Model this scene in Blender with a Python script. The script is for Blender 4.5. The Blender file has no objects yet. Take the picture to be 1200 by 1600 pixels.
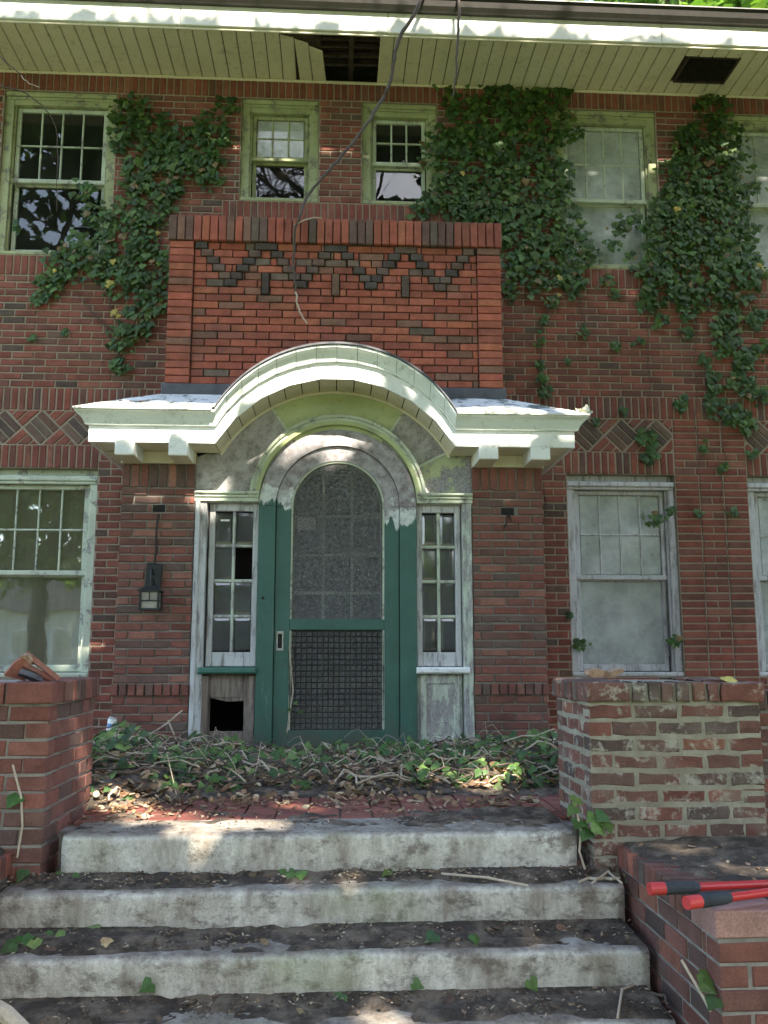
import bpy, math, random
from mathutils import Vector, Matrix, noise as mnoise
R = math.radians
rng = random.Random(7)
scene = bpy.context.scene
COL = scene.collection

# ------------------------------------------------------------------ camera
FPX = 1400.0                       # focal length for a 1200 x 1600 frame
PITCH, YAW = R(8.93), R(3.2)
CAM = Vector((0, -7.0, .77))
cd = bpy.data.cameras.new('camera'); cam = bpy.data.objects.new('camera', cd); COL.objects.link(cam)
cam.location = CAM; cam.rotation_euler = (R(90) + PITCH, 0, -YAW)
cd.sensor_fit = 'VERTICAL'; cd.sensor_height = 36; cd.lens = 36 * FPX / 1600
cd.clip_start = .05; cd.clip_end = 2000
scene.camera = cam
# ------------------------------------------------------------------ sky, sun, exposure
SUN_EL, SUN_AZ = R(45), R(14)      # azimuth: from straight in front of the house towards +X
SUNV = Vector((math.sin(SUN_AZ) * math.cos(SUN_EL), -math.cos(SUN_AZ) * math.cos(SUN_EL), math.sin(SUN_EL)))
world = bpy.data.worlds.new('World'); scene.world = world; world.use_nodes = True
wn = world.node_tree.nodes; wl = world.node_tree.links
bg = wn['Background']; bg.inputs['Strength'].default_value = .15
sky = wn.new('ShaderNodeTexSky'); sky.sky_type = 'NISHITA'; sky.sun_disc = False
sky.sun_elevation = SUN_EL
sky.sun_rotation = math.atan2(SUNV.x, SUNV.y)
sky.air_density = 1.0; sky.dust_density = .9; sky.ozone_density = 1.0
wl.new(sky.outputs[0], bg.inputs['Color'])
sd = bpy.data.lights.new('sun', 'SUN'); sd.energy = 3.4; sd.angle = R(.5); sd.color = (1, .94, .84)
sun = bpy.data.objects.new('sun', sd); COL.objects.link(sun)
sun.rotation_euler = (-SUNV).to_track_quat('-Z', 'Y').to_euler(); sun.location = SUNV * 30
scene.view_settings.view_transform = 'Standard'; scene.view_settings.look = 'None'
scene.view_settings.exposure = 2.5; scene.view_settings.gamma = 1
scene.view_settings.use_curve_mapping = False
if hasattr(scene.view_settings, 'use_white_balance'):      # the camera is balanced for open shade
    scene.view_settings.use_white_balance = True; scene.view_settings.white_balance_temperature = 6950; scene.view_settings.white_balance_tint = 9
scene.cycles.max_bounces = 8; scene.cycles.transparent_max_bounces = 16
scene.cycles.use_denoising = True

# ------------------------------------------------------------------ measuring helpers
def ray(px, py):
    x = (px - 600) / FPX; u = -(py - 800) / FPX
    dy = math.cos(PITCH) - u * math.sin(PITCH); dz = math.sin(PITCH) + u * math.cos(PITCH)
    c, s = math.cos(YAW), math.sin(YAW)
    return Vector((x * c + dy * s, -x * s + dy * c, dz))
def at(px, py, Y):
    r = ray(px, py); return CAM + r * ((Y - CAM.y) / r.y)
def atz(px, py, Z):
    r = ray(px, py); return CAM + r * ((Z - CAM.z) / r.z)

# ------------------------------------------------------------------ mesh helpers
class MB:
    def __init__(s): s.v = []; s.f = []; s.c = []
    def face(s, pts, col=None):
        b = len(s.v); s.v += [tuple(p) for p in pts]; s.f.append(tuple(range(b, b + len(pts)))); s.c.append(col)
    def mesh(s, vs, fs, col=None):
        b = len(s.v); s.v += [tuple(p) for p in vs]
        for f in fs: s.f.append(tuple(i + b for i in f)); s.c.append(col)
    def box(s, x0, x1, y0, y1, z0, z1, col=None):
        s.mesh([(x0,y0,z0),(x1,y0,z0),(x1,y1,z0),(x0,y1,z0),(x0,y0,z1),(x1,y0,z1),(x1,y1,z1),(x0,y1,z1)],
               [(0,3,2,1),(4,5,6,7),(0,1,5,4),(1,2,6,5),(2,3,7,6),(3,0,4,7)], col)
    def cbox(s, x0, x1, y0, y1, z0, z1, c=.005, col=None):
        # box with chamfered edges on the front (-y) side
        vs = []
        for (y, i) in ((y1, 0), (y0 + c, 0), (y0, c)):
            vs += [(x0+i,y,z0+i),(x1-i,y,z0+i),(x1-i,y,z1-i),(x0+i,y,z1-i)]
        fs = [(0,1,2,3),(8,11,10,9)]
        fs[1] = (8,9,10,11)
        for a in (0, 4):
            for k in range(4):
                k2 = (k + 1) % 4
                fs.append((a+k, a+4+k, a+4+k2, a+k2))
        s.mesh(vs, fs, col)
    def prism(s, poly, y0, y1, col=None, c=0):
        # poly: (x, z) counter-clockwise seen from the front (-y); y0 front, y1 back
        n = len(poly); 
        if c:
            cx = sum(p[0] for p in poly)/n; cz = sum(p[1] for p in poly)/n
            ins = inset(poly, c)
            vs = [(p[0],y1,p[1]) for p in poly]+[(p[0],y0+c,p[1]) for p in poly]+[(p[0],y0,p[1]) for p in ins]
            fs = [tuple(range(2*n,3*n))]
            for a in (0, n):
                for k in range(n):
                    k2=(k+1)%n; fs.append((a+k,a+k2,a+n+k2,a+n+k))
            fs.append(tuple(reversed(range(n))))
        else:
            vs = [(p[0],y0,p[1]) for p in poly]+[(p[0],y1,p[1]) for p in poly]
            fs = [tuple(range(n)), tuple(reversed(range(n,2*n)))]
            for k in range(n):
                k2=(k+1)%n; fs.append((k,n+k,n+k2,k2))
        s.mesh(vs, fs, col)
    def ring(s, cx, cz, r0, r1, a0, a1, y0, y1, n=28, col=None, rise=0):
        # arch slab in the XZ plane, front y0, back y1
        vs = []
        for i in range(n + 1):
            a = a0 + (a1 - a0) * i / n; c, q = math.cos(a), math.sin(a)
            for (r, y) in ((r0, y0 + rise), (r1, y0), (r1, y1), (r0, y1)):
                vs.append((cx + r*c, y, cz + r*q))
        fs = []
        for i in range(n):
            a = 4*i; b = a + 4
            for k in range(4):
                k2 = (k+1) % 4; fs.append((a+k, a+k2, b+k2, b+k))
        fs += [(0,3,2,1), (4*n,4*n+1,4*n+2,4*n+3)]
        s.mesh(vs, fs, col)
    def tube(s, pts, rad, n=6, col=None, r1=None):
        pts = [Vector(p) for p in pts]; m = len(pts); vs = []; fs = []
        up = Vector((.31, .17, .93))
        for i, p in enumerate(pts):
            d = (pts[min(i+1, m-1)] - pts[max(i-1, 0)]).normalized()
            a = d.cross(up)
            if a.length < 1e-3: a = d.cross(Vector((1, 0, 0)))
            a.normalize(); b = d.cross(a)
            r = rad if r1 is None else rad + (r1 - rad) * i / max(1, m - 1)
            for k in range(n):
                t = 2 * math.pi * k / n; vs.append(p + a * (r * math.cos(t)) + b * (r * math.sin(t)))
        for i in range(m - 1):
            for k in range(n):
                k2 = (k + 1) % n; fs.append((i*n+k, i*n+k2, (i+1)*n+k2, (i+1)*n+k))
        fs.append(tuple(reversed(range(n)))); fs.append(tuple(range((m-1)*n, m*n)))
        s.mesh(vs, fs, col)
    def data(s, name, mat=None, smooth=False):
        me = bpy.data.meshes.new(name); me.from_pydata(s.v, [], s.f)
        if any(c is not None for c in s.c):
            at_ = me.attributes.new('col', 'FLOAT_COLOR', 'FACE')
            flat = []
            for c in s.c:
                c = c or (.5, .5, .5); flat += [c[0], c[1], c[2], 1]
            at_.data.foreach_set('color', flat)
        if mat: me.materials.append(mat)
        if smooth: me.polygons.foreach_set('use_smooth', [True] * len(me.polygons))
        me.update()
        return me
    def build(s, name, mat=None, parent=None, smooth=False, kind=None):
        o = bpy.data.objects.new(name, s.data(name, mat, smooth)); COL.objects.link(o)
        if parent: link(o, parent)
        if kind: o['kind'] = kind
        return o
WL = {}
def wloc(o):
    return WL.get(o.name, Vector((0, 0, 0)))
def link(o, parent):
    o.parent = parent; o.matrix_parent_inverse = Matrix.Translation(-wloc(parent))
def empty(name, loc=(0, 0, 0), parent=None):
    o = bpy.data.objects.new(name, None); COL.objects.link(o); o.empty_display_size = .1
    o.location = loc
    WL[o.name] = Vector(loc)
    if parent: link(o, parent)
    return o
def tag(o, label=None, cat=None, group=None, kind=None):
    if label: o['label'] = label
    if cat: o['category'] = cat
    if group: o['group'] = group
    if kind: o['kind'] = kind
    return o
def inset(poly, c):
    n = len(poly); out = []
    for i in range(n):
        p0, p1, p2 = Vector(poly[i-1]), Vector(poly[i]), Vector(poly[(i+1) % n])
        a = (p1 - p0).normalized(); b = (p2 - p1).normalized()
        na = Vector((-a.y, a.x)); nb = Vector((-b.y, b.x))
        m = na + nb; q = m.length_squared
        out.append(tuple(p1 + m * (2 * c / q)) if q > .05 else tuple(p1 + na * c))
    return out
def clip_band(poly, z0, z1):
    for (zc, keep_above) in ((z0, True), (z1, False)):
        out = []
        for i in range(len(poly)):
            a, b = poly[i], poly[(i+1) % len(poly)]
            ia = (a[1] >= zc) == keep_above; ib = (b[1] >= zc) == keep_above
            if ia: out.append(a)
            if ia != ib:
                t = (zc - a[1]) / (b[1] - a[1]); out.append((a[0] + t * (b[0] - a[0]), zc))
        poly = out
        if len(poly) < 3: return []
    return poly
def area(poly):
    return abs(sum(poly[i-1][0]*poly[i][1]-poly[i][0]*poly[i-1][1] for i in range(len(poly))))/2
def fbm(x, y, z=0, o=4):
    return mnoise.fractal(Vector((x, y, z)), 1.0, 2.0, o)

# ------------------------------------------------------------------ materials
class NT:
    def __init__(s, name):
        s.m = bpy.data.materials.new(name); s.m.use_nodes = True
        s.t = s.m.node_tree; s.b = s.t.nodes['Principled BSDF']; s.out = s.t.nodes['Material Output']
        s.geo = s.t.nodes.new('ShaderNodeNewGeometry'); s.pos = s.geo.outputs['Position']
    def n(s, typ, **kw):
        x = s.t.nodes.new('ShaderNode' + typ)
        for k, v in kw.items(): setattr(x, k, v)
        return x
    def put(s, sock, v):
        if hasattr(v, 'is_output'): s.t.links.new(v, sock)
        elif isinstance(v, (tuple, list)):
            sock.default_value = tuple(v) + ((1,) if len(v) == 3 and len(sock.default_value) == 4 else ())
        else: sock.default_value = v
    def noise(s, scale, detail=4, rough=.6, vec=None, stretch=None, off=None):
        x = s.n('TexNoise'); x.inputs['Scale'].default_value = scale; x.inputs['Detail'].default_value = detail
        x.inputs['Roughness'].default_value = rough
        v = vec or s.pos
        if stretch or off:
            mp = s.n('Mapping'); s.put(mp.inputs[0], v)
            if stretch: mp.inputs['Scale'].default_value = stretch
            if off: mp.inputs['Location'].default_value = off
            v = mp.outputs[0]
        s.put(x.inputs['Vector'], v); return x.outputs['Fac']
    def ramp(s, fac, a, b, va=0., vb=1.):
        x = s.n('MapRange'); s.put(x.inputs[0], fac)
        for i, q in ((1, a), (2, b), (3, va), (4, vb)): s.put(x.inputs[i], q)
        return x.outputs[0]
    def math(s, op, a, b=0.):
        x = s.n('Math', operation=op); s.put(x.inputs[0], a); s.put(x.inputs[1], b); return x.outputs[0]
    def mix(s, fac, a, b, blend='MIX'):
        x = s.n('Mix', data_type='RGBA', blend_type=blend)
        s.put(x.inputs[0], fac); s.put(x.inputs[6], a); s.put(x.inputs[7], b); return x.outputs[2]
    def xyz(s, v=None):
        x = s.n('SeparateXYZ'); s.put(x.inputs[0], v or s.pos); return x.outputs
    def bump(s, h, strength=.3, dist=.01):
        x = s.n('Bump'); x.inputs['Strength'].default_value = strength; x.inputs['Distance'].default_value = dist
        s.put(x.inputs['Height'], h); s.put(s.b.inputs['Normal'], x.outputs[0])
    def col(s, c): s.put(s.b.inputs['Base Color'], c)
    def rough(s, r): s.put(s.b.inputs['Roughness'], r)
    def own(s, obj):
        if obj: return s.n('ObjectInfo').outputs['Color']
        a = s.n('Attribute'); a.attribute_name = 'col'; return a.outputs['Color']

def brick_mat(name, obj, smear=False):
    t = NT(name); c = t.own(obj)
    v = t.ramp(t.noise(9, 5, .65), .25, .75, .62, 1.3)
    c = t.mix(1., c, v, 'MULTIPLY')
    fine = t.ramp(t.noise(140, 3, .7), .35, .7, .75, 1.2)
    c = t.mix(1., c, fine, 'MULTIPLY')
    soot = t.ramp(t.noise(1.3, 5, .62), .52, .74, 0, .6)
    c = t.mix(soot, c, (.075, .05, .045))
    lime = t.ramp(t.noise(38, 5, .7), .66, .78, 0, .42)
    c = t.mix(lime, c, (.42, .36, .31))
    if smear:
        c = t.mix(t.ramp(t.noise(11, 7, .72, off=(3, 1, 5)), .53, .62, 0, .8), c, (.4, .38, .31)); c = t.mix(t.ramp(t.noise(4, 5, .6, off=(8, 2, 5)), .5, .7, 0, .5), c, (.2, .17, .14))
    t.col(c); t.rough(.88); t.b.inputs['Specular IOR Level'].default_value = .25
    t.bump(t.math('ADD', t.noise(160, 4, .7), t.math('MULTIPLY', t.noise(30, 3), 1.4)), .55, .004)
    return t.m
M = {}
M['brick_obj'] = brick_mat('brick_single', True); M['brick_att'] = brick_mat('brick_run', False); M['brick_smear'] = brick_mat('brick_smeared', True, True)
def speck(name, base, dark, scale=30, amount=.5, rough=.9, bump=.5, big=None, bdist=.006):
    t = NT(name)
    c = t.mix(t.ramp(t.noise(scale, 6, .7), .35, .68, 0, amount), base, dark)
    if big: c = t.mix(t.ramp(t.noise(big[0], 5, .65), big[1], big[2], 0, big[3]), c, big[4])
    t.col(c); t.rough(rough); t.bump(t.noise(scale * 3, 5, .7), bump, bdist); return t.m
M['mortar_light'] = speck('mortar_buff', (.38, .32, .24), (.24, .2, .15), 18, .6, big=(1.2, .54, .74, .45, (.2, .16, .13)))
M['mortar_dark'] = speck('mortar_black', (.045, .038, .034), (.02, .018, .016), 40)
M['mortar_grey'] = speck('mortar_grey', (.3, .27, .235), (.13, .115, .1), 9, .9)
M['mortar_smear'] = speck('mortar_pale', (.36, .335, .26), (.2, .18, .135), 9, .9, bump=1., bdist=.012, big=(2.2, .5, .66, .6, (.2, .17, .12)))

def peel(name, paint, under, lo=.5, hi=.56, scale=7, stretch=(1, 1, 1), rough=.65, paint2=None, under2=None, bump=.35):
    t = NT(name)
    p = t.mix(t.ramp(t.noise(3.1, 5), .35, .7), paint, paint2 or tuple(x * .78 for x in paint))
    u = t.mix(t.ramp(t.noise(60, 5, .7, stretch=stretch), .35, .65), under, under2 or tuple(x * .45 for x in under))
    n = t.noise(scale, 8, .72, stretch=stretch)
    f = t.ramp(n, lo, hi)
    c = t.mix(f, p, u)
    grime = t.ramp(t.noise(22, 6, .7), .56, .76, 0, .55)
    c = t.mix(grime, c, (.12, .11, .085))
    t.col(c); t.rough(rough)
    h = t.math('ADD', t.math('MULTIPLY', f, -.6), t.math('MULTIPLY', t.noise(90, 4), .35))
    t.bump(h, bump, .006); return t.m
GREENTRIM = (.42, .5, .25); OLDWOOD = (.3, .27, .25)
M['trim_green'] = peel('trim_yellow_green_paint', (.42, .45, .24), (.27, .26, .19), .52, .6, 9)
M['trim_sage'] = peel('trim_pale_sage_paint', (.58, .64, .5), (.37, .35, .32), .53, .6, 8)
M['trim_sage_worn'] = peel('trim_worn_sage_paint', (.6, .66, .55), (.44, .42, .41), .44, .54, 8, (2.2, 2.2, .6))
M['trim_grey'] = peel('trim_chalky_grey_wood', (.6, .6, .6), (.36, .34, .33), .5, .62, 8, (3, 3, .5), paint2=(.5, .5, .5))
M['panel_green'] = peel('panel_moss_green_paint', (.5, .56, .29), (.45, .48, .34), .56, .7, 5)
M['panel_grey'] = peel('panel_bare_grey', (.47, .45, .44), (.29, .26, .25), .42, .64, 12, (1, 1, 1), paint2=(.38, .36, .36))
M['panel_half'] = peel('panel_half_peeled', (.5, .56, .33), (.42, .4, .42), .44, .5, 5)
M['white_paint'] = peel('white_paint', (.86, .87, .87), (.62, .64, .6), .62, .72, 6, paint2=(.82, .84, .83))
M['crown_paint'] = peel('crown_aged_white_paint', (.78, .83, .8), (.56, .62, .56), .58, .72, 5, paint2=(.7, .77, .73))
M['cream_paint'] = peel('soffit_cream_paint', (.76, .7, .54), (.58, .52, .38), .58, .74, 6, paint2=(.68, .62, .46))
M['fascia_paint'] = peel('fascia_cream_white_paint', (.78, .77, .68), (.6, .58, .46), .58, .72, 3, (.4, 1, 3), paint2=(.72, .71, .62))
M['bare_wood'] = peel('bare_brown_wood', (.3, .24, .2), (.16, .12, .1), .45, .6, 10, (3, 3, .4))
M['raft_wood'] = peel('dark_rafter_wood', (.09, .06, .045), (.04, .03, .025), .45, .6, 10)

def door_mat():
    t = NT('door_dark_green_paint'); X, Y, Z = t.xyz()
    brush = t.ramp(t.noise(1, 4, .6, stretch=(17, 1, 2.4)), .3, .7, -.07, .07)
    edge = t.math('ADD', t.math('ADD', Z, brush), t.math('MULTIPLY', t.math('GREATER_THAN', X, .25), .13))
    edge = t.math('ADD', edge, t.math('MULTIPLY', t.math('LESS_THAN', X, -.4), -.03))
    green = t.mix(t.ramp(t.noise(4, 5), .35, .7), (.028, .1, .076), (.04, .13, .1))
    scr = t.ramp(t.noise(2.5, 6, .75, stretch=(6, 6, 1.1)), .62, .7, 0, .55)
    green = t.mix(scr, green, (.2, .25, .22))
    green = t.mix(t.ramp(t.noise(5, 6, .7, off=(2, 0, 3)), .55, .75, 0, .55), green, (.03, .05, .035))
    green = t.mix(t.ramp(t.math('ADD', Z, t.ramp(t.noise(6, 5), .3, .7, -.18, .18)), .02, .3, .6, 0), green, (.1, .085, .06))
    white = t.mix(t.ramp(t.noise(13, 6, .7), .45, .6), (.68, .72, .7), (.45, .46, .46))
    bare = t.mix(t.ramp(t.noise(14, 7, .75), .4, .62), (.43, .41, .43), (.2, .165, .165))
    f1 = t.ramp(edge, 1.9, 1.915); f2 = t.ramp(t.math('ADD', edge, t.ramp(t.noise(9, 4), .3, .7, -.12, .12)), 2.0, 2.04)
    c = t.mix(f2, t.mix(f1, green, white), bare)
    t.col(c); t.rough(t.ramp(f1, 0, 1, .42, .75)); t.bump(t.noise(70, 5, .7, stretch=(3, 3, .6)), .2, .004); return t.m
M['door'] = door_mat()
def simple(name, c, rough=.6, metal=0, var=.25, scale=20, bump=.15, spec=.5):
    t = NT(name); v = t.ramp(t.noise(scale, 5, .65), .3, .7, 1 - var, 1 + var)
    t.col(t.mix(1., c, v, 'MULTIPLY')); t.rough(rough); t.b.inputs['Metallic'].default_value = metal
    t.b.inputs['Specular IOR Level'].default_value = spec
    t.bump(t.noise(scale * 4, 4), bump, .004); return t.m
M['sill_green'] = simple('sill_dark_green_paint', (.045, .15, .115), .5)
M['inner_door'] = simple('inner_door_grey_green', (.36, .4, .3), .6)
M['black_metal'] = simple('lantern_black_metal', (.022, .024, .022), .55, .3)
M['lantern_glass'] = simple('lantern_milky_glass', (.34, .32, .26), .35)
M['steel'] = simple('handle_worn_steel', (.45, .44, .4), .5, .6)
M['flat_black'] = simple('flat_near_black', (.012, .011, .01), .9)  # near-black; paints in the depth shade of hole, vent and handle
M['interior'] = simple('interior_near_black', (.035, .032, .03), .9)  # near-black colour paints the rooms' darkness into the walls
M['wire'] = simple('wire_dark', (.02, .02, .02), .6, .3)
M['shade_white'] = speck('shade_white_fabric', (.8, .8, .74), (.7, .7, .63), 3, .7, .95, .1, big=(.9, .52, .78, .4, (.55, .52, .42)))
M['shade_cream'] = speck('shade_cream_fabric', (.55, .5, .38), (.42, .38, .29), 4, .7, .95, .1)
M['paper'] = simple('paper_pinkish', (.6, .5, .48), .9, var=.08)
M['flashing'] = speck('flashing_lead', (.12, .12, .14), (.045, .045, .055), 8, .9, .6, .4)
M['roof_white'] = peel('roof_white_coating', (.8, .79, .74), (.2, .23, .2), .53, .57, 6.5, (1, 1, 1), bump=.5)
M['roof_dark'] = speck('roof_dark_shingle', (.06, .06, .06), (.03, .03, .03), 30)
M['gutter'] = simple('gutter_dark_brown', (.025, .022, .018), .4)
M['red_grip'] = peel('plastic_red', (.6, .045, .045), (.4, .06, .05), .58, .66, 30, rough=.5, bump=.1)
M['grey_grip'] = simple('rubber_dark_grey', (.035, .04, .05), .75)
M['red_tube'] = peel('tube_red_paint', (.5, .025, .026), (.2, .13, .12), .62, .66, 26, (1, 3, 3), rough=.35, paint2=(.4, .022, .022), bump=.1)
M['clay'] = speck('broken_clay', (.33, .125, .085), (.2, .08, .055), 30, big=(14, .5, .65, .6, (.12, .08, .06)))
M['stone_chip'] = speck('broken_tan_stone', (.42, .27, .18), (.24, .15, .1), 40, .8, big=(20, .5, .62, .7, (.15, .09, .06)))
M['tile'] = None
def concrete():
    t = NT('step_concrete'); X, Y, Z = t.xyz(); up = t.xyz(t.geo.outputs['Normal'])[2]
    c = t.mix(t.ramp(t.noise(45, 6, .72), .36, .66), (.74, .71, .64), (.53, .5, .44))
    c = t.mix(t.ramp(t.noise(3.2, 6, .7, stretch=(1.6, 1, .5)), .43, .62, 0, .85), c, (.27, .225, .18))
    c = t.mix(t.ramp(t.noise(9, 6, .75, stretch=(1, 1, 1.6), off=(1, 5, 2)), .5, .63, 0, .8), c, (.15, .12, .095))
    c = t.mix(t.ramp(t.noise(1.6, 5, .6, off=(4, 2, 1)), .54, .7, 0, .45), c, (.27, .31, .15))
    c = t.mix(t.ramp(t.noise(150, 3, .8), .58, .72, 0, .7), c, (.12, .1, .085))
    dirt = t.math('MULTIPLY', t.ramp(up, .55, .95), t.ramp(t.noise(7, 7, .75), .3, .62, .25, .95))
    c = t.mix(dirt, c, t.mix(t.ramp(t.noise(30, 5, .7), .4, .6), (.11, .088, .07), (.24, .195, .155)))
    t.col(c); t.rough(.92); t.bump(t.math('ADD', t.noise(120, 5, .75), t.math('MULTIPLY', t.noise(14, 5), 2.)), .8, .008); return t.m
M['concrete'] = concrete()
M['soil'] = speck('dark_soil', (.09, .068, .05), (.035, .027, .02), 60, .9, .95, 1., big=(8, .44, .62, .9, (.25, .195, .145)), bdist=.014)
M['lawn'] = speck('lawn_soil', (.12, .16, .045), (.09, .1, .035), 4, .8)
M['road'] = speck('asphalt', (.055, .054, .052), (.035, .035, .035), 40)
def tile_mat():
    t = NT('terrace_red_tile'); 
    c = t.mix(t.n('ObjectInfo').outputs['Random'], (.17, .05, .038), (.25, .08, .056))
    c = t.mix(t.ramp(t.noise(9, 6, .7), .48, .72, 0, .75), c, (.1, .07, .05))
    t.col(c); t.rough(.7); t.bump(t.noise(90, 5), .3, .004); return t.m
M['tile'] = tile_mat()
def leaf_mat(name, obj, rough=.5, trans=.25, spec=.4):
    t = NT(name); c = t.own(obj)
    c = t.mix(1., c, t.ramp(t.noise(45, 4), .3, .7, .7, 1.25), 'MULTIPLY')
    t.col(c); t.rough(rough); t.b.inputs['Specular IOR Level'].default_value = spec
    tr = t.n('BsdfTranslucent'); t.put(tr.inputs[0], t.mix(1., c, (1.2, 1.3, .6), 'MULTIPLY'))
    mx = t.n('MixShader'); mx.inputs[0].default_value = trans
    t.t.links.new(t.b.outputs[0], mx.inputs[1]); t.t.links.new(tr.outputs[0], mx.inputs[2])
    t.t.links.new(mx.outputs[0], t.out.inputs[0]); return t.m
M['leaf_att'] = leaf_mat('leaf_run', False); M['leaf_obj'] = leaf_mat('leaf_single', True)
M['tree_leaf'] = leaf_mat('tree_leaf', False, .5, .45)
M['dead_att'] = leaf_mat('dead_leaf_run', False, .8, .12, .2); M['dead_obj'] = leaf_mat('dead_leaf_single', True, .8, .12, .2)
M['bark'] = speck('bark_brown', (.11, .085, .065), (.05, .04, .03), 30, .8, .95, .8)
M['vine'] = speck('vine_bark', (.12, .09, .07), (.06, .05, .04), 60, .8)
M['vine_pale'] = speck('vine_pale_wood', (.55, .45, .34), (.35, .28, .2), 60, .6)
def glass_mat(name, haze=0., hc=(.4, .4, .35), rough=.01, tint=(.93, .95, .93), refl=1., ior=1.52):
    t = NT(name); t.t.nodes.remove(t.b)
    fr = t.n('Fresnel'); fr.inputs['IOR'].default_value = ior
    gl = t.n('BsdfGlossy'); gl.inputs['Roughness'].default_value = rough; gl.inputs['Color'].default_value = (refl,) * 3 + (1,)
    tr = t.n('BsdfTransparent'); tr.inputs[0].default_value = tint + (1,)
    inner = tr.outputs[0]
    if haze:
        df = t.n('BsdfDiffuse'); df.inputs[0].default_value = hc + (1,)
        m2 = t.n('MixShader'); t.put(m2.inputs[0], t.ramp(t.noise(3.5, 6, .7), .3, .75, haze * .4, haze * 1.5))
        t.t.links.new(tr.outputs[0], m2.inputs[1]); t.t.links.new(df.outputs[0], m2.inputs[2]); inner = m2.outputs[0]
    bp = t.n('Bump'); bp.inputs['Strength'].default_value = .06; bp.inputs['Distance'].default_value = .02
    t.put(bp.inputs['Height'], t.noise(2.2, 2)); t.t.links.new(bp.outputs[0], gl.inputs['Normal'])
    mx = t.n('MixShader'); t.t.links.new(fr.outputs[0], mx.inputs[0])
    t.t.links.new(inner, mx.inputs[1]); t.t.links.new(gl.outputs[0], mx.inputs[2])
    t.t.links.new(mx.outputs[0], t.out.inputs[0]); return t.m
M['glass'] = glass_mat('window_glass', .03, refl=.55)
M['glass_dirty'] = glass_mat('window_glass_dusty', .16, (.42, .44, .4)); M['glass_storm'] = glass_mat('window_glass_storm', .06, (.4, .42, .34), .02, ior=2.0); M['glass_haze'] = glass_mat('window_glass_painted_haze', .5, (.8, .85, .84), .05, refl=.6)  # last one: pale haze painted in to lighten panes and flatten reflections
M['glass_bevel'] = glass_mat('sidelight_glass_old', .22, (.42, .42, .43), .04, ior=1.7)
def screen_mat():
    t = NT('insect_screen'); t.t.nodes.remove(t.b)
    df = t.n('BsdfDiffuse'); t.put(df.inputs[0], t.mix(t.ramp(t.noise(42, 5, .75), .35, .65), (.05, .05, .052), (.34, .33, .33)))  # light and dark speckle paints leaf reflections into the screen colour
    tr = t.n('BsdfTransparent'); mx = t.n('MixShader')
    t.put(mx.inputs[0], t.ramp(t.noise(75, 4, .75), .3, .7, .18, .62))
    t.t.links.new(tr.outputs[0], mx.inputs[1]); t.t.links.new(df.outputs[0], mx.inputs[2])
    t.t.links.new(mx.outputs[0], t.out.inputs[0]); return t.m
M['screen'] = screen_mat()

# ------------------------------------------------------------------ brick machinery
PAL_MAIN = [((.265, .09, .064), 5), ((.235, .085, .062), 5), ((.29, .106, .073), 3), ((.21, .087, .065), 4), ((.17, .092, .067), 2), ((.12, .082, .065), .6)]
PAL_BAY = [((.42, .124, .08), 5), ((.38, .115, .078), 5), ((.45, .145, .086), 2), ((.34, .11, .078), 3), ((.25, .128, .09), 2), ((.18, .13, .1), 1)]
PAL_DARK = [((.095, .074, .062), 3), ((.125, .09, .07), 3), ((.15, .1, .075), 2)]
PAL_RED = [((.265, .088, .062), 3), ((.235, .08, .058), 3), ((.28, .11, .076), 1), ((.19, .086, .064), 1)]
PAL_STAIR = [((.2, .083, .064), 4), ((.17, .08, .064), 4), ((.14, .08, .066), 3), ((.11, .075, .063), 2), ((.26, .112, .076), 1)]
PAL_STAIRL = [((.23, .09, .07), 4), ((.195, .082, .066), 4), ((.165, .082, .067), 3), ((.13, .078, .066), 2)]
PAL_VPIER = [((.25, .1, .076), 4), ((.225, .094, .073), 4), ((.19, .1, .078), 3), ((.155, .1, .082), 2), ((.29, .13, .096), 2)]
def pick(pal, r):
    t = r.random() * sum(w for _, w in pal)
    for c, w in pal:
        t -= w
        if t <= 0: break
    k = r.uniform(.85, 1.15); g = r.uniform(.93, 1.08)
    return (c[0] * k, c[1] * k * g, c[2] * k * g)
class Brick:
    __slots__ = ('poly', 'fr', 'col', 'proud', 'dep', 'name', 'cx', 'cz')
MESHES = {}
WOB = [.0022]
def brick_data(poly, proud, dep, var, chamf=.0045, wob=None):
    wob = wob or WOB[0]
    if wob > .003:
        q = []
        for i in range(len(poly)):
            a, b = poly[i], poly[(i+1) % len(poly)]; m = 3 if math.hypot(b[0]-a[0], b[1]-a[1]) > .1 else 2
            q += [(a[0]+(b[0]-a[0])*k/m, a[1]+(b[1]-a[1])*k/m) for k in range(m)]
        poly = q; chamf = .006
    r = random.Random(hash((round(poly[0][0], 3), round(poly[1][1], 3), var, len(poly))))
    pl = [(p[0] + r.uniform(-wob, wob), p[1] + r.uniform(-wob, wob)) for p in poly]
    ins = inset(pl, chamf); n = len(pl)
    vs = [(p[0], dep, p[1]) for p in pl] + [(p[0], -proud + chamf, p[1]) for p in pl] + [(p[0], -proud + r.uniform(-.0012, .0012), p[1]) for p in ins]
    fs = [tuple(range(2*n, 3*n))]
    for a in (0, n):
        for k in range(n):
            k2 = (k+1) % n; fs.append((a+k, a+k2, a+n+k2, a+n+k))
    return vs, fs
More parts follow.
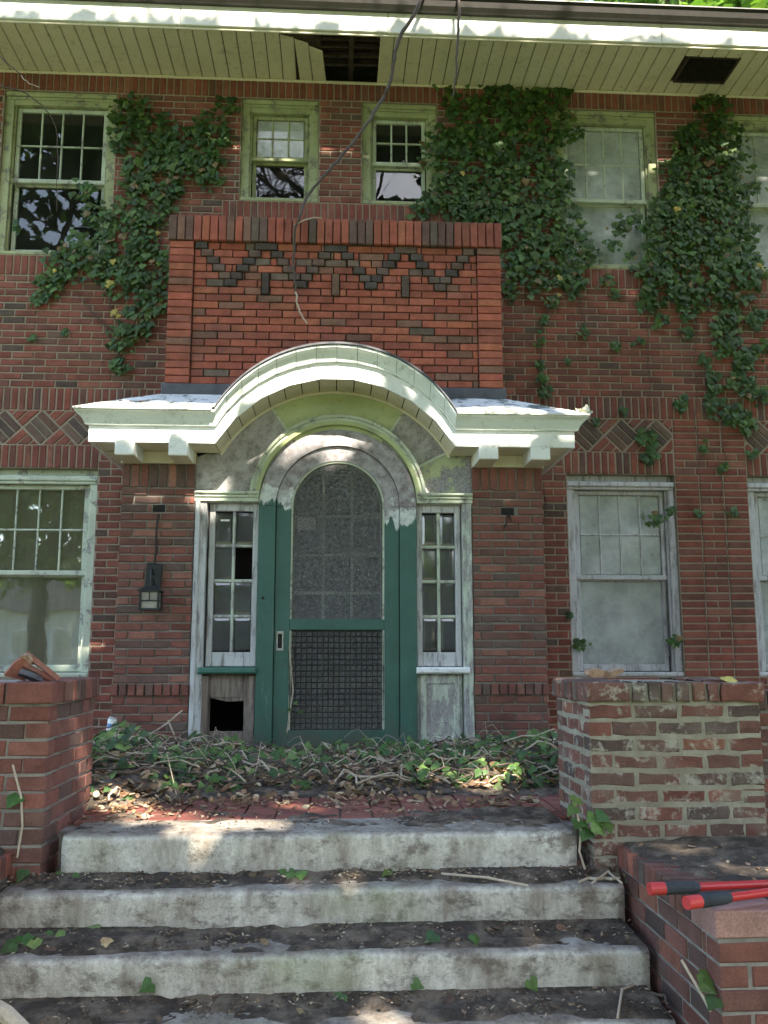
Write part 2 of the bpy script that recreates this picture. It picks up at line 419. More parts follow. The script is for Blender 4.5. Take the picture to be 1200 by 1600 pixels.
class Wall:
    """collects bricks of one wall; frame = (ox, oy, rotz): u runs along rotated X, outside is rotated -Y"""
    def __init__(s): s.b = []
    def add(s, u0, u1, v0, v1, fr, col, proud=.004, dep=.02, name='brick', joint=.0135):
        j = joint / 2
        if u1 - u0 < joint + .012 or v1 - v0 < joint + .012: return
        s.addp([(u0+j, v0+j), (u1-j, v0+j), (u1-j, v1-j), (u0+j, v1-j)], fr, col, proud, dep, name)
    def addp(s, poly, fr, col, proud=.008, dep=.02, name='brick'):
        k = Brick(); n = len(poly)
        k.cx = sum(p[0] for p in poly)/n; k.cz = sum(p[1] for p in poly)/n
        k.poly = [(round(p[0]-k.cx, 3), round(p[1]-k.cz, 3)) for p in poly]
        k.fr = fr; k.col = col; k.proud = proud; k.dep = dep; k.name = name; s.b.append(k)
    def running(s, u0, u1, v0, n, ch, fr, pal, holes=(), bl=.2032, off=0., proud=.004, dep=.02, joint=.0135, jit=.0015, name='brick', r=None, tilt=0):
        r = r or rng
        for i in range(n):
            a0, a1 = v0 + i*ch, v0 + (i+1)*ch; m = (a0+a1)/2
            spans = [(u0, u1)]
            for (h0, h1, z0, z1) in holes:
                if z0 < m < z1:
                    ns = []
                    for (p, q) in spans:
                        if h1 <= p or h0 >= q: ns.append((p, q)); continue
                        if h0 > p: ns.append((p, h0))
                        if h1 < q: ns.append((h1, q))
                    spans = ns
            for (p, q) in spans:
                o = off + (bl/2 if i % 2 else 0)
                k = math.floor((p - o) / bl); x = o + k * bl
                while x < q - .001:
                    c0, c1 = max(x, p), min(x + bl, q)
                    s.add(c0, c1, a0, a1, fr, pick(pal, r), proud + r.uniform(-jit, jit), dep, name, joint)
                    x += bl
    def soldier(s, u0, u1, v0, v1, fr, pal, n=None, proud=.004, dep=.02, joint=.0135, name='soldier_brick', r=None):
        r = r or rng; n = n or max(1, round((u1-u0)/.068)); w = (u1-u0)/n
        for i in range(n): s.add(u0+i*w, u0+(i+1)*w, v0, v1, fr, pick(pal, r), proud + r.uniform(-.0025, .0025), dep, name, joint)
    def world(s, k):
        ox, oy, rz = k.fr; c, q = math.cos(rz), math.sin(rz)
        return (ox + c*k.cx, oy + q*k.cx, k.cz)
    def objects(s, bricks, parent):
        for k in bricks:
            var = rng.randrange(3 if WOB[0] < .004 else 12)
            key = (tuple(k.poly), round(k.proud, 3), k.dep, var)
            key = (tuple((round(a/.004), round(b/.004)) for a, b in k.poly), round(k.proud/.003), k.dep, var, WOB[0])
            me = MESHES.get(key)
            if me is None:
                vs, fs = brick_data(k.poly, k.proud, k.dep, var)
                mb = MB(); mb.mesh(vs, fs); me = mb.data('brick', M['brick_obj']); MESHES[key] = me
            o = bpy.data.objects.new(k.name, me); COL.objects.link(o)
            o.location = s.world(k); o.rotation_euler = (0, 0, k.fr[2]); o.color = k.col + (1,)
            link(o, parent)
    def joined(s, bricks, name, parent):
        mb = MB()
        for k in bricks:
            vs, fs = brick_data(k.poly, k.proud, k.dep, rng.randrange(3))
            ox, oy, rz = k.fr; c, q = math.cos(rz), math.sin(rz); wx, wy, wz = s.world(k)
            mb.mesh([(wx + c*x - q*y, wy + q*x + c*y, wz + z) for x, y, z in vs], fs, k.col)
        return mb.build(name, M['brick_att'], parent, kind='stuff')
def sheet(xs, zs, holes, y0, y1, mb):
    """mortar body with real openings: front at y0, reveals back to y1"""
    xs = sorted(set(xs + [h[i] for h in holes for i in (0, 1)])); zs = sorted(set(zs + [h[i] for h in holes for i in (2, 3)]))
    def solid(i, j):
        if i < 0 or j < 0 or i >= len(xs)-1 or j >= len(zs)-1: return None
        x, z = (xs[i]+xs[i+1])/2, (zs[j]+zs[j+1])/2
        return not any(a < x < b and c < z < d for a, b, c, d in holes)
    for i in range(len(xs)-1):
        for j in range(len(zs)-1):
            if not solid(i, j): continue
            a, b, c, d = xs[i], xs[i+1], zs[j], zs[j+1]
            mb.face([(a,y0,c),(b,y0,c),(b,y0,d),(a,y0,d)]); mb.face([(a,y1,d),(b,y1,d),(b,y1,c),(a,y1,c)])
            if not solid(i-1, j): mb.face([(a,y1,c),(a,y0,c),(a,y0,d),(a,y1,d)])
            if not solid(i+1, j): mb.face([(b,y0,c),(b,y1,c),(b,y1,d),(b,y0,d)])
            if not solid(i, j-1): mb.face([(a,y1,c),(b,y1,c),(b,y0,c),(a,y0,c)])
            if not solid(i, j+1): mb.face([(a,y0,d),(b,y0,d),(b,y1,d),(a,y1,d)])
# ================================================================== THE SETTING
GZ = -.68
mb = MB()
g = 14
for i in range(g):
    for j in range(g):
        q = lambda t: math.copysign(abs(t)**2.2, t) * 300
        x0, x1 = q(-1+2*i/g), q(-1+2*(i+1)/g); y0, y1 = q(-1+2*j/g), q(-1+2*(j+1)/g)
        mb.face([(x0,y0,GZ-.02),(x1,y0,GZ-.02),(x1,y1,GZ-.02),(x0,y1,GZ-.02)])
o = mb.build('ground', M['lawn']); tag(o, 'patchy green lawn around the brick house', 'ground', kind='structure')
mb = MB(); mb.box(-60, 60, -27, -20, GZ-.3, GZ-.015)
o = mb.build('road', M['road']); tag(o, 'grey asphalt street in front of the house', 'road', kind='structure')

# ================================================================== THE HOUSE
YM = 1.1                                # main wall face; the entrance projects to Y = 0
ZB0, ZB1, ZB2, ZB3 = 2.422, 2.635, 2.958, 3.175     # belt: soldiers, diagonal band, soldiers
ZS = 6.345                              # soffit
house = empty('brick_house', (0, 0, 0))
tag(house, 'two-storey red brick house with projecting arched entrance and peeling pale green windows', 'house')
CG = (ZB0) / 35                         # ground course
SILL_G = ZB0 - 27 * CG
CU1 = (4.255 - ZB3) / 16
CU2 = (6.14 - 4.255) / 28
SILL_U = 4.255 + 3*CU2; SILL_S = 4.255 + 12*CU2; SOLD_S = 4.255 + 9*CU2
WIN = {  # x0, x1, z0, z1
 'G1': (-3.21, -2.145, SILL_G, ZB0), 'G2': (2.16, 3.19, SILL_G, ZB0), 'G3': (3.885, 4.92, SILL_G, ZB0),
 'W1': (-3.21, -2.135, SILL_U, 6.14), 'W2': (-.94, -.184, SILL_S, 6.14), 'W3': (.238, .975, SILL_S, 6.14),
 'W4': (2.15, 3.18, SILL_U, 6.14), 'W5': (3.9, 4.93, SILL_U, 6.14)}
XL, XR = -5.2, 6.2
VESTX = 1.67                            # half width of the entrance block
holes = [WIN[k] for k in WIN] + [(-1.0, 1.0, .0, 2.3)]
wall_main = MB(); sheet([XL, XR], [GZ, ZS + .012], [tuple(h) for h in holes], YM + .004, YM + .25, wall_main)
# rest of the shell, so the rooms stay dark
wall_main.box(XL, XL+.25, YM+.26, 10, GZ, ZS); wall_main.box(XR-.25, XR, YM+.26, 10, GZ, ZS); wall_main.box(XL+.26, XR-.26, 9.75, 10, GZ, ZS)
wm = wall_main.build('wall', M['mortar_light'], house)
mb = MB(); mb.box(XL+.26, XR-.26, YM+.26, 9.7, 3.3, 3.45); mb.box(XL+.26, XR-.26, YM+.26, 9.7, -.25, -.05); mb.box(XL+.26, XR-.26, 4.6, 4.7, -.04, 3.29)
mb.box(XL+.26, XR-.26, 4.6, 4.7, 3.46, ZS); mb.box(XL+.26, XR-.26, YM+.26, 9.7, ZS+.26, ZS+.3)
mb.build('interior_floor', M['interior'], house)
FM = (0, YM, 0)
WM = Wall(); r1 = random.Random(11)
wh = [tuple(h) for h in holes]
PX0, PX1 = 3.19, 3.885                  # pier of stacked bricks between the ground windows
WM.running(XL, XR, 0, 35, CG, FM, PAL_MAIN, wh + [(PX0, PX1, -1, ZB0), (-VESTX+.01, VESTX-.01, -1, 9)], r=r1)
for (z0, z1, n) in ((0, ZB0, 35), (ZB1, ZB2, 5)):
    ch = (z1-z0)/n; w = (PX1-PX0)/3
    for i in range(n):
        for kx in range(3):
            a = PX0 + kx*w
            if kx == 1 and i % 2: 
                WM.add(a, a+w/2, z0+i*ch, z0+(i+1)*ch, FM, pick(PAL_RED, r1)); WM.add(a+w/2, a+w, z0+i*ch, z0+(i+1)*ch, FM, pick(PAL_RED, r1))
            else: WM.add(a, a+w, z0+i*ch, z0+(i+1)*ch, FM, pick(PAL_RED, r1) if r1.random() < .85 else pick(PAL_MAIN, r1))
# belt
for (a, b) in ((WIN['G1'][0], WIN['G1'][1]), (WIN['G2'][0]-.02, WIN['G2'][1]), (WIN['G3'][0], WIN['G3'][1])):
    WM.soldier(a, b, ZB0, ZB1, FM, PAL_RED + [((.15, .08, .065), 1)], r=r1)
WM.running(XL, WIN['G1'][0], ZB0, 8, (ZB2-ZB0)/8, FM, PAL_MAIN, r=r1)
WM.running(WIN['G1'][1], -1.3, ZB0, 3, (ZB1-ZB0)/3, FM, PAL_MAIN, r=r1); WM.running(1.3, WIN['G2'][0]-.02, ZB0, 3, (ZB1-ZB0)/3, FM, PAL_MAIN, r=r1)
WM.running(PX0, PX1, ZB0, 3, (ZB1-ZB0)/3, FM, PAL_RED, off=PX0, r=r1)
WM.running(WIN['G3'][1], XR, ZB0, 8, (ZB2-ZB0)/8, FM, PAL_MAIN, r=r1)
WM.soldier(XL, XR, ZB2, ZB3, FM, PAL_RED + [((.15, .08, .065), 2)], r=r1)
def diagonal(a, b, z0, z1, x_first):
    P = .335; zc = (z0+z1)/2; s2 = math.sqrt(.5); L = .229; w = L/3
    def rect(cx, cz, ang, k):
        c, q = math.cos(ang), math.sin(ang); h = w/2-.006; l = L/2-.006; off = (k-1)*w
        pts = []
        for (x, y) in ((-l, -h), (l, -h), (l, h), (-l, h)):
            x, y = x, y+off; pts.append((cx + c*x - q*y, cz + q*x + c*y))
        return pts
    def clipx(poly):
        sw = [(p[1], p[0]) for p in poly]; sw = clip_band(sw, a+.005, b-.005); return [(p[1], p[0]) for p in sw]
    k = -12
    while x_first + k*P/2 < b + P:
        cx = x_first + k*P/2
        if cx > a - P:
            for m in range(3):
                if k % 2 == 0: polys = [(rect(cx, zc, -math.pi/4, m), [((.15, .1, .075), 3), ((.19, .115, .085), 2), ((.115, .085, .07), 2)])]
                else: polys = [(rect(cx, zc+P/2, math.pi/4, m), PAL_RED), (rect(cx, zc-P/2, math.pi/4, m), PAL_RED)]
                for poly, pal in polys:
                    poly = clip_band(poly, z0+.006, z1-.006)
                    if len(poly) >= 3: poly = clipx(poly)
                    if len(poly) >= 3:
                        cl = []
                        for p in poly:
                            if not cl or (Vector(p)-Vector(cl[-1])).length > .006: cl.append(p)
                        if len(cl) > 2 and (Vector(cl[0])-Vector(cl[-1])).length < .006: cl.pop()
                        if len(cl) >= 3 and area(cl) > .0006: WM.addp(cl, FM, pick(pal, r1), .004, .02, 'diagonal_brick')
        k += 1
diagonal(WIN['G1'][0], -1.3, ZB1, ZB2, at(64.5, 667, YM).x); diagonal(1.3, PX0, ZB1, ZB2, at(972, 681, YM).x); diagonal(PX1, WIN['G3'][1], ZB1, ZB2, PX1+.14)
# upper wall
BAYX = 1.365
up = [tuple(h) for h in wh]
WM.running(XL, XR, ZB3, 16, CU1, FM, PAL_MAIN, [(-BAYX+.02, BAYX-.02, 0, 9)], off=.07, r=r1)
sol_b = [(WIN[k][0]-.02, WIN[k][1]+.02, 4.255, SILL_U) for k in ('W1', 'W4', 'W5')] + [(-1.1, 1.12, SOLD_S, SILL_S)]
WM.running(XL, XR, 4.255, 28, CU2, FM, PAL_MAIN, up + sol_b, off=.03, r=r1)
for (a, b, c, d) in sol_b: WM.soldier(a, b, c, d, FM, PAL_RED, r=r1)
WM.soldier(XL, XR, 6.14, ZS, FM, PAL_RED, r=r1, name='frieze_brick')

# ---- projecting entrance block (body of mortar, two brick piers, upper parapet)
VZ = 2.24
mb = MB()
for s in (-1, 1):
    a, b = sorted((s*VESTX - s*.012, s*1.095))
    mb.box(a, b, .008, YM+.003, GZ+.3, VZ)
mb.box(-1.65, 1.65, .3, YM+.003, 2.35, 2.8)           # solid behind the arch, above the ceiling
mb.build('entrance_pier_core', M['mortar_grey'], house)
FV = (0, 0, 0)
WV = Wall(); r2 = random.Random(5)
CP = (2.049 - .54) / 23
for s in (-1, 1):
    a, b = sorted((s*VESTX, s*1.092))
    hx = (-1.422, -1.32) if s < 0 else (1.323, 1.435)
    hz = .54 + 20*CP
    box = (hx[0], hx[1], hz - CP*.0, hz + CP)
    WV.running(a, b, .54, 23, CP, FV, PAL_VPIER, [box], bl=.21, off=a if s < 0 else b - .21*3, dep=.1, joint=.013, jit=.003, r=r2)
    WV.soldier(a, b, 2.049, VZ, FV, PAL_VPIER, n=8, dep=.1, joint=.012, name='soldier_brick', r=r2)
    WV.soldier(a - .012, b + .004 if s < 0 else b + .012, .445, .54, FV, PAL_VPIER, n=9, proud=.03, dep=.1, name='rowlock_brick', r=r2)
    WV.running(a, b, .445 - 6*CP, 6, CP, FV, PAL_VPIER, bl=.21, off=a, dep=.1, joint=.012, r=r2)
    # outer side face
    fr = (s*VESTX, 0, R(90)) if s > 0 else (s*VESTX, YM, R(-90))
    u0, u1 = (.1, YM) if s > 0 else (0, YM - .1)
    WV.running(u0, u1, .445-6*CP, 30, CP, fr, PAL_VPIER, name='side_brick', r=r2)
    o = MB(); o.box(hx[0]+.004, hx[1]-.004, .0045, .0075, hz+.004, hz+CP-.004); o.build('fixture_hole_plate', M['flat_black'], house)  # flat dark plate, the hole's shade put in as colour

# parapet block above the porch roof
BZ0, BZS, BZ1 = 2.80, 4.105, 4.326
mb = MB(); mb.box(-BAYX+.014, BAYX-.014, .012, YM+.003, 2.885, BZ1 - .012); mb.build('parapet_core', M['mortar_dark'], house)
WB = Wall(); r3 = random.Random(21)
CB = (BZS - 2.895) / 19
colw = .2
for s in (-1, 1):
    a, b = sorted((s*BAYX, s*(BAYX-colw)))
    for i in range(19):
        z = BZS - (i+1)*CB; WB.add(a, b, z, z+CB, FV, pick(PAL_BAY, r3), .022 + r3.uniform(-.002, .002), .1, 'brick', .008)
    fr = (s*BAYX, 0, R(90)) if s > 0 else (s*BAYX, YM, R(-90))
    u0, u1 = (.1, YM) if s > 0 else (0, YM - .1)
    WB.running(u0, u1, BZS-19*CB, 19, CB, fr, PAL_BAY, joint=.009, name='side_brick', r=r3); WB.soldier(u0, u1, BZS, BZ1, fr, PAL_BAY, name='side_brick', r=r3)
WB.soldier(-BAYX-.01, BAYX+.01, BZS, BZ1, FV, PAL_BAY + [((.17, .1, .08), 3)], n=41, proud=.034, dep=.1, joint=.010, r=r3)
vs_c = [-.865, -.295, .283, .855]; ua, ub = -BAYX+colw, BAYX-colw
for i in range(19):
    z0 = BZS - (i+1)*CB; z1 = z0 + CB
    special = []
    if i < 6:
        offk = (5-i)*.0485
        for c in vs_c:
            if i == 5: special.append((c-.05, c+.05, 'half_brick'))
            else:
                for s in (-1, 1):
                    if i == 4: special.append((c + s*.0475-.0475, c + s*.0475+.0475, 'half_brick'))
                    else: special.append((c+s*offk-.05, c+s*offk+.05, 'half_brick'))
    special.sort()
    merged = []
    for sp in special:
        if merged and sp[0] < merged[-1][1] + .012: merged[-1] = (merged[-1][0], sp[1], 'half_brick') if i < 4 else merged[-1]
        if not merged or sp[0] >= merged[-1][1] - .001 or i >= 4:
            if merged and i >= 4 and sp == merged[-1]: continue
            if not merged or sp[0] > merged[-1][0] + .02 and sp[1] > merged[-1][1] + .005: merged.append(sp)
    stand = []
    if 4 <= i <= 6: stand = [((vs_c[k]+vs_c[k+1])/2-.032, (vs_c[k]+vs_c[k+1])/2+.032) for k in range(3)]
    if i == 6:
        for (a, b) in stand: WB.add(a, b, z0, z0+3*CB, FV, pick(PAL_DARK, r3) if r3.random() < .7 else (.2, .12, .08), .018, .03, 'standing_brick', .008)
    for (a, b, nm) in merged: WB.add(max(a, ua), min(b, ub), z0, z1, FV, pick([((.1, .078, .07), 3), ((.14, .1, .083), 3), ((.18, .115, .09), 2)], r3), .014 + r3.uniform(-.002, .004), .03, nm, .008)
    hl = [(a, b, z0-1, z1+1) for a, b, _ in merged] + [(a, b, z0-1, z1+1) for a, b in stand]
    WB.running(ua, ub, z0, 1, CB, FV, PAL_BAY, hl, bl=.2075, off=ua + (.1037 if i % 2 else 0), proud=.003, dep=.03, joint=.008, r=r3)

# choose the bricks that show largest as single pieces, the rest is one run of brickwork
singles = {}
for W in (WV, WB, WM):
    for k in W.b: singles.setdefault(k.name, []).append((W, k))
rest = {id(WV): [], id(WB): [], id(WM): []}
def shows(W, k):
    x, y, z = W.world(k)
    d = Vector((x, y, z)) - CAM
    f = Vector((math.sin(YAW)*math.cos(PITCH), math.cos(YAW)*math.cos(PITCH), math.sin(PITCH))); dep = d.dot(f)
    rx = d.dot(Vector((math.cos(YAW), -math.sin(YAW), 0))) / dep; ry = d.dot(Vector((-math.sin(YAW)*math.sin(PITCH), -math.cos(YAW)*math.sin(PITCH), math.cos(PITCH)))) / dep
    if abs(rx) > 600/FPX or abs(ry) > 800/FPX: return 0
    return area(k.poly) / dep**2
for nm, lst in singles.items():
    lst.sort(key=lambda t: -shows(*t))
    n = 0 if nm == 'side_brick' else 300
    keep = [t for t in lst[:n] if shows(*t) > 0]
    # under the porch roof or behind plants still counts as shown; keep simple
    parents = {id(WV): 'entrance', id(WB): 'parapet', id(WM): 'main'}
    kp = set(id(t[1]) for t in keep)
    for W in (WV, WB, WM):
        W.objects([t[1] for t in keep if t[0] is W], wm)
    for t in lst:
        if id(t[1]) not in kp: rest[id(t[0])].append(t[1])
mbk = MB()
for W in (WV, WB, WM):
    for k in rest[id(W)]:
        vs, fs = brick_data(k.poly, k.proud, k.dep, rng.randrange(3))
        ox, oy, rz = k.fr; c, q = math.cos(rz), math.sin(rz); wx, wy, wz = W.world(k)
        mbk.mesh([(wx + c*x - q*y, wy + q*x + c*y, wz + z) for x, y, z in vs], fs, k.col)
mbk.build('brickwork', M['brick_att'], wm, kind='stuff')

# ---- windows
def window(key, cols, mid, casing_m, sash_m, glass_up, glass_low, back=None, head=.1, cas=.075, sash=.042, label=None, lowback=None, glassless=()):
    x0, x1, z0, z1 = WIN[key]
    top = z1 - (.065 if key[0] == 'G' else .0)
    y = YM + .035
    mb = MB()
    mb.cbox(x0+.002, x0+cas, y, y+.13, z0+.045, top-.002); mb.cbox(x1-cas, x1-.002, y, y+.13, z0+.045, top-.002)
    mb.cbox(x0+cas+.001, x1-cas-.001, y+.004, y+.13, top-head, top-.004)
    mb.cbox(x0+.004, x1-.004, y-.022, y-.001, top-.05, top-.003, .008)
    mb.cbox(x0+.012, x1-.012, y-.011, y-.0015, top-.078, top-.052, .006)
    # inner stops
    mb.box(x0+cas+.001, x0+cas+.018, y+.03, y+.05, z0+.046, top-head-.001); mb.box(x1-cas-.018, x1-cas-.001, y+.03, y+.05, z0+.046, top-head-.001)
    if key[0] == 'G': mb.box(x0+.01, x1-.01, y+.06, y+.1, top+.001, z1-.001)
    w = mb.build('window', casing_m, house)
    if label: w['label'] = label
    mb = MB(); mb.cbox(x0+.002, x1-.002, y-.03, y+.16, z0+.002, z0+.043, .01); mb.build('sill', casing_m, w)
    a, b = x0+cas+.02, x1-cas-.02; zt = top-head-.004; zb = z0+.05
    zm = mid
    # upper sash
    yu = y+.052; mb = MB()
    mb.cbox(a, a+sash, yu, yu+.035, zm-.02, zt); mb.cbox(b-sash, b, yu, yu+.035, zm-.02, zt); mb.cbox(a+sash+.001, b-sash-.001, yu, yu+.035, zt-sash, zt)
    mb.cbox(a-.01, b+.01, yu-.012, yu+.036, zm-.022, zm+.022, .006)
    us = mb.build('sash', sash_m, w)
    ga, gb, gz0, gz1 = a+sash, b-sash, zm+.022, zt-sash
    pw = (gb-ga)/cols; ph = (gz1-gz0)/2
    for i in range(1, cols):
        m_ = MB(); m_.cbox(ga+i*pw-.009, ga+i*pw+.009, yu+.004, yu+.03, gz0, gz1, .006); m_.build('muntin', sash_m, w)
    m_ = MB(); m_.cbox(ga, gb, yu+.006, yu+.029, gz0+ph-.009, gz0+ph+.009, .006); m_.build('muntin', sash_m, w)
    for i in range(cols):
        for j in range(2):
            if (i, j) in glassless: continue
            m_ = MB(); m_.box(ga+i*pw+.0095, ga+(i+1)*pw-.0095, yu+.012, yu+.015, gz0+j*ph+.0095, gz0+(j+1)*ph-.0095); m_.build('pane', glass_up, w)
    # lower sash
    yl = y+.092; mb = MB()
    mb.cbox(a, a+sash, yl, yl+.035, zb, zm-.01); mb.cbox(b-sash, b, yl, yl+.035, zb, zm-.01); mb.cbox(a+sash+.001, b-sash-.001, yl, yl+.035, zb, zb+sash*1.5)
    mb.cbox(a+sash+.001, b-sash-.001, yl, yl+.035, zm-.035, zm-.01)
    mb.build('sash', sash_m, w)
    m_ = MB(); m_.box(ga+.001, gb-.001, yl+.014, yl+.018, zb+sash*1.5+.001, zm-.036); m_.build('pane', glass_low, w)
    if back:
        nm, mt, bz0, bz1 = back
        m_ = MB(); n = 24
        for i in range(n):
            u0, u1 = x0+.05+(x1-x0-.1)*i/n, x0+.05+(x1-x0-.1)*(i+1)/n
            f = lambda u: YM+.187 + .006*math.sin(u*23) + .004*math.sin(u*61)
            m_.face([(u0, f(u0), bz0), (u1, f(u1), bz0), (u1, f(u1), bz1), (u0, f(u0), bz1)])
            m_.face([(u0, f(u0)+.003, bz1), (u1, f(u1)+.003, bz1), (u1, f(u1)+.003, bz0), (u0, f(u0)+.003, bz0)])
        m_.build(nm, mt, w, smooth=True)
    return w
G, TG, TS, TL = M['glass'], M['trim_green'], M['trim_sage'], M['trim_grey']
window('W1', 4, 5.245, TG, TS, G, G, None, .13, .085, .04, 'yellow-green upstairs window with eight small dark panes')
window('W2', 3, 5.545, TG, TG, M['glass_haze'], G, ('blind', M['shade_cream'], 5.56, 6.1), .13, .085, .038, 'small upstairs window with cream blind over its upper panes')
window('W3', 3, 5.53, TG, TS, G, G, None, .13, .085, .038, 'small upstairs window with dark panes beside the ivy')
window('W4', 4, 5.205, TG, M['trim_sage'], M['glass_haze'], M['glass_haze'], ('shade', M['shade_white'], 4.48, 6.1), .13, .085, .04, 'upstairs window with white shade framed by ivy')
window('W5', 4, 5.205, TG, M['trim_sage'], M['glass_haze'], M['glass_haze'], ('shade', M['shade_white'], 4.48, 6.1), .13, .085, .04, 'upstairs window with white shade half hidden by ivy')
window('G1', 4, 1.478, M['trim_sage'], M['trim_sage'], M['glass_storm'], M['glass_storm'], ('added_curtain', M['shade_cream'], .6, 2.4), .075, .07, .04, 'pale sage ground floor window with reflections')  # full cream curtain added to lighten the panes in place of reflections
window('G2', 4, 1.46, TL, M['trim_grey'], M['glass_haze'], M['glass_haze'], ('shade', M['shade_white'], .74, 2.4), .075, .07, .04, 'lavender-grey ground floor window with drawn white shade')
window('G3', 4, 1.46, TL, M['trim_grey'], M['glass_haze'], M['glass_haze'], ('shade', M['shade_white'], .74, 2.4), .075, .07, .04, 'ground floor window with white shade')

# ---- eave: soffit boards, fascia, gutter, roof
YE = .42
hx0, hx1 = -.145, .375                  # missing boards
vent = (3.325, 3.8, .55, .905)
pitch_b = .1315; x = XL - .6; nb = 0
sof = empty('soffit', (0, YE, ZS), house)
while x < XR + .6:
    x1 = x + pitch_b
    cx = (x + x1)/2
    if not (hx0 < cx < hx1) :
        segs = [(YE+.002, YM-.002)]
        if vent[0] - pitch_b*.4 < cx < vent[1] + pitch_b*.4: segs = [(YE+.002, vent[2]-.02), (vent[3]+.02, YM-.002)]
        for (ya, yb) in segs:
            m_ = MB(); dz = rng.uniform(-.002, .002); sag = 0
            loose = hx0 - .27 < cx < hx0
            g0 = .004
            za, zb_ = ZS + dz, ZS + dz
            if loose: za -= .06 * (1 - (hx0-cx)/.27) ; zb_ -= .012
            vsb = [(x+g0, ya, za+.006), (x+g0+.006, ya, za), (x1-g0-.006, ya, za), (x1-g0, ya, za+.006), (x1-g0, ya, za+.018), (x+g0, ya, za+.018),
                   (x+g0, yb, zb_+.006), (x+g0+.006, yb, zb_), (x1-g0-.006, yb, zb_), (x1-g0, yb, zb_+.006), (x1-g0, yb, zb_+.018), (x+g0, yb, zb_+.018)]
            if hx0 - .4 < cx < hx0:          # broken, ragged front ends
                vsb = [(v[0] + (.03 if loose and cx > hx0-.2 else 0)*(v[1] > YE+.3), YE + .02 + .17*max(0, (v[0]-hx0+.4)/.4)**1.6 + rng.uniform(0, .03) if v[1] < YE+.1 else v[1], v[2]) for v in vsb]
            m_.mesh(vsb, [(0,1,7,6), (1,2,8,7), (2,3,9,8), (3,4,10,9), (4,5,11,10), (5,0,6,11), (5,4,3,2,1,0), (6,7,8,9,10,11)])
            m_.build('soffit_board', M['cream_paint'], sof)
    x = x1
mb = MB(); mb.box(XL-.6, hx0-.02, YE, YM, ZS+.02, ZS+.03); mb.box(hx1+.02, vent[0]-.02, YE, YM, ZS+.02, ZS+.03); mb.box(vent[1]+.02, XR+.6, YE, YM, ZS+.02, ZS+.03)
mb.build('soffit_backing', M['raft_wood'], sof)
# broken hole: rafters and rotten lath seen above
for i, rx in enumerate((-.3, .1, .5, .9)):
    m_ = MB(); m_.box(rx, rx+.045, YE, YM+.1, ZS+.06, ZS+.2); m_.build('rafter', M['raft_wood'], house)
for i in range(16):
    m_ = MB(); yy = YE + .06 + i*.045 + rng.uniform(-.01, .01); zz = ZS + .21 + rng.uniform(-.01, .03)
    m_.mesh([(hx0-.1, yy, zz), (hx1+.2, yy+rng.uniform(-.03, .03), zz+rng.uniform(-.05, .03)), (hx1+.2, yy+.034, zz+.02), (hx0-.1, yy+.034, zz),
             (hx0-.1, yy, zz+.012), (hx1+.2, yy, zz+.03), (hx1+.2, yy+.034, zz+.03), (hx0-.1, yy+.034, zz+.012)],
            [(0,3,2,1), (4,5,6,7), (0,1,5,4), (1,2,6,5), (2,3,7,6), (3,0,4,7)])
    m_.build('lath', M['bare_wood'] if i % 3 == 0 else M['raft_wood'], house)
m_ = MB(); m_.box(vent[0], vent[1], vent[2], vent[3], ZS+.03, ZS+.05); v_ = m_.build('soffit_vent', M['flat_black'], house)
m_ = MB()
for (a, b, c, d) in ((vent[0]-.02, vent[1]+.02, vent[2]-.02, vent[2]), (vent[0]-.02, vent[1]+.02, vent[3], vent[3]+.02), (vent[0]-.02, vent[0], vent[2]+.001, vent[3]-.001), (vent[1], vent[1]+.02, vent[2]+.001, vent[3]-.001)):
    m_.box(a, b, c, d, ZS-.004, ZS+.028)
m_.build('vent_frame', M['raft_wood'], v_)
for i in range(11):
    m_ = MB(); yy = vent[2] + .015 + i*.032; m_.box(vent[0]+.002, vent[1]-.002, yy, yy+.01, ZS+.004, ZS+.022); m_.build('louvre', M['gutter'], v_)
mb = MB()
xs = [XL-.6, at(745, 50, YE).x-2.7, .45, 3.0, XR+.6]
for i in range(len(xs)-1):
    m_ = MB(); m_.cbox(xs[i]+.002, xs[i+1]-.002, YE-.03, YE, ZS+.018 + .003*(i % 2), 6.6, .006); m_.build('fascia_board', M['fascia_paint'], house)
mb = MB(); mb.cbox(XL-.6, XR+.6, YE-.012, YE-.001, ZS-.006, ZS+.016, .004); mb.cbox(XL-.6, XR+.6, YM-.018, YM-.003, ZS-.03, ZS-.004, .005); mb.build('soffit_moulding', M['cream_paint'], house)
# gutter: a trough in section
prof = [(YE-.032, 6.56), (YE-.075, 6.565), (YE-.1, 6.6), (YE-.115, 6.655), (YE-.135, 6.67), (YE-.135, 6.68), (YE-.105, 6.68), (YE-.09, 6.6), (YE-.06, 6.578), (YE-.032, 6.575)]
mb = MB(); n = len(prof)
mb.mesh([(XL-.6, y, z) for y, z in prof] + [(XR+.6, y, z) for y, z in prof], [(k, (k+1) % n, n+(k+1) % n, n+k) for k in range(n)])
mb.build('gutter', M['gutter'], house)
mb = MB(); ry = 5.4; rz = 6.66 + (ry-.33)*.5
mb.mesh([(XL-.62, .33, 6.645), (XR+.62, .33, 6.645), (XR-3, ry, rz), (XL+3, ry, rz), (XL-.62, 10.6, 6.645), (XR+.62, 10.6, 6.645),
         (XL-.62, .33, 6.605), (XR+.62, .33, 6.605), (XR+.62, 10.6, 6.605), (XL-.62, 10.6, 6.605)],
        [(0,1,2,3), (1,5,2), (5,4,3,2), (4,0,3), (0,6,7,1), (1,7,8,5), (5,8,9,4), (4,9,6,0)])
mb.build('roof', M['roof_dark'], house)

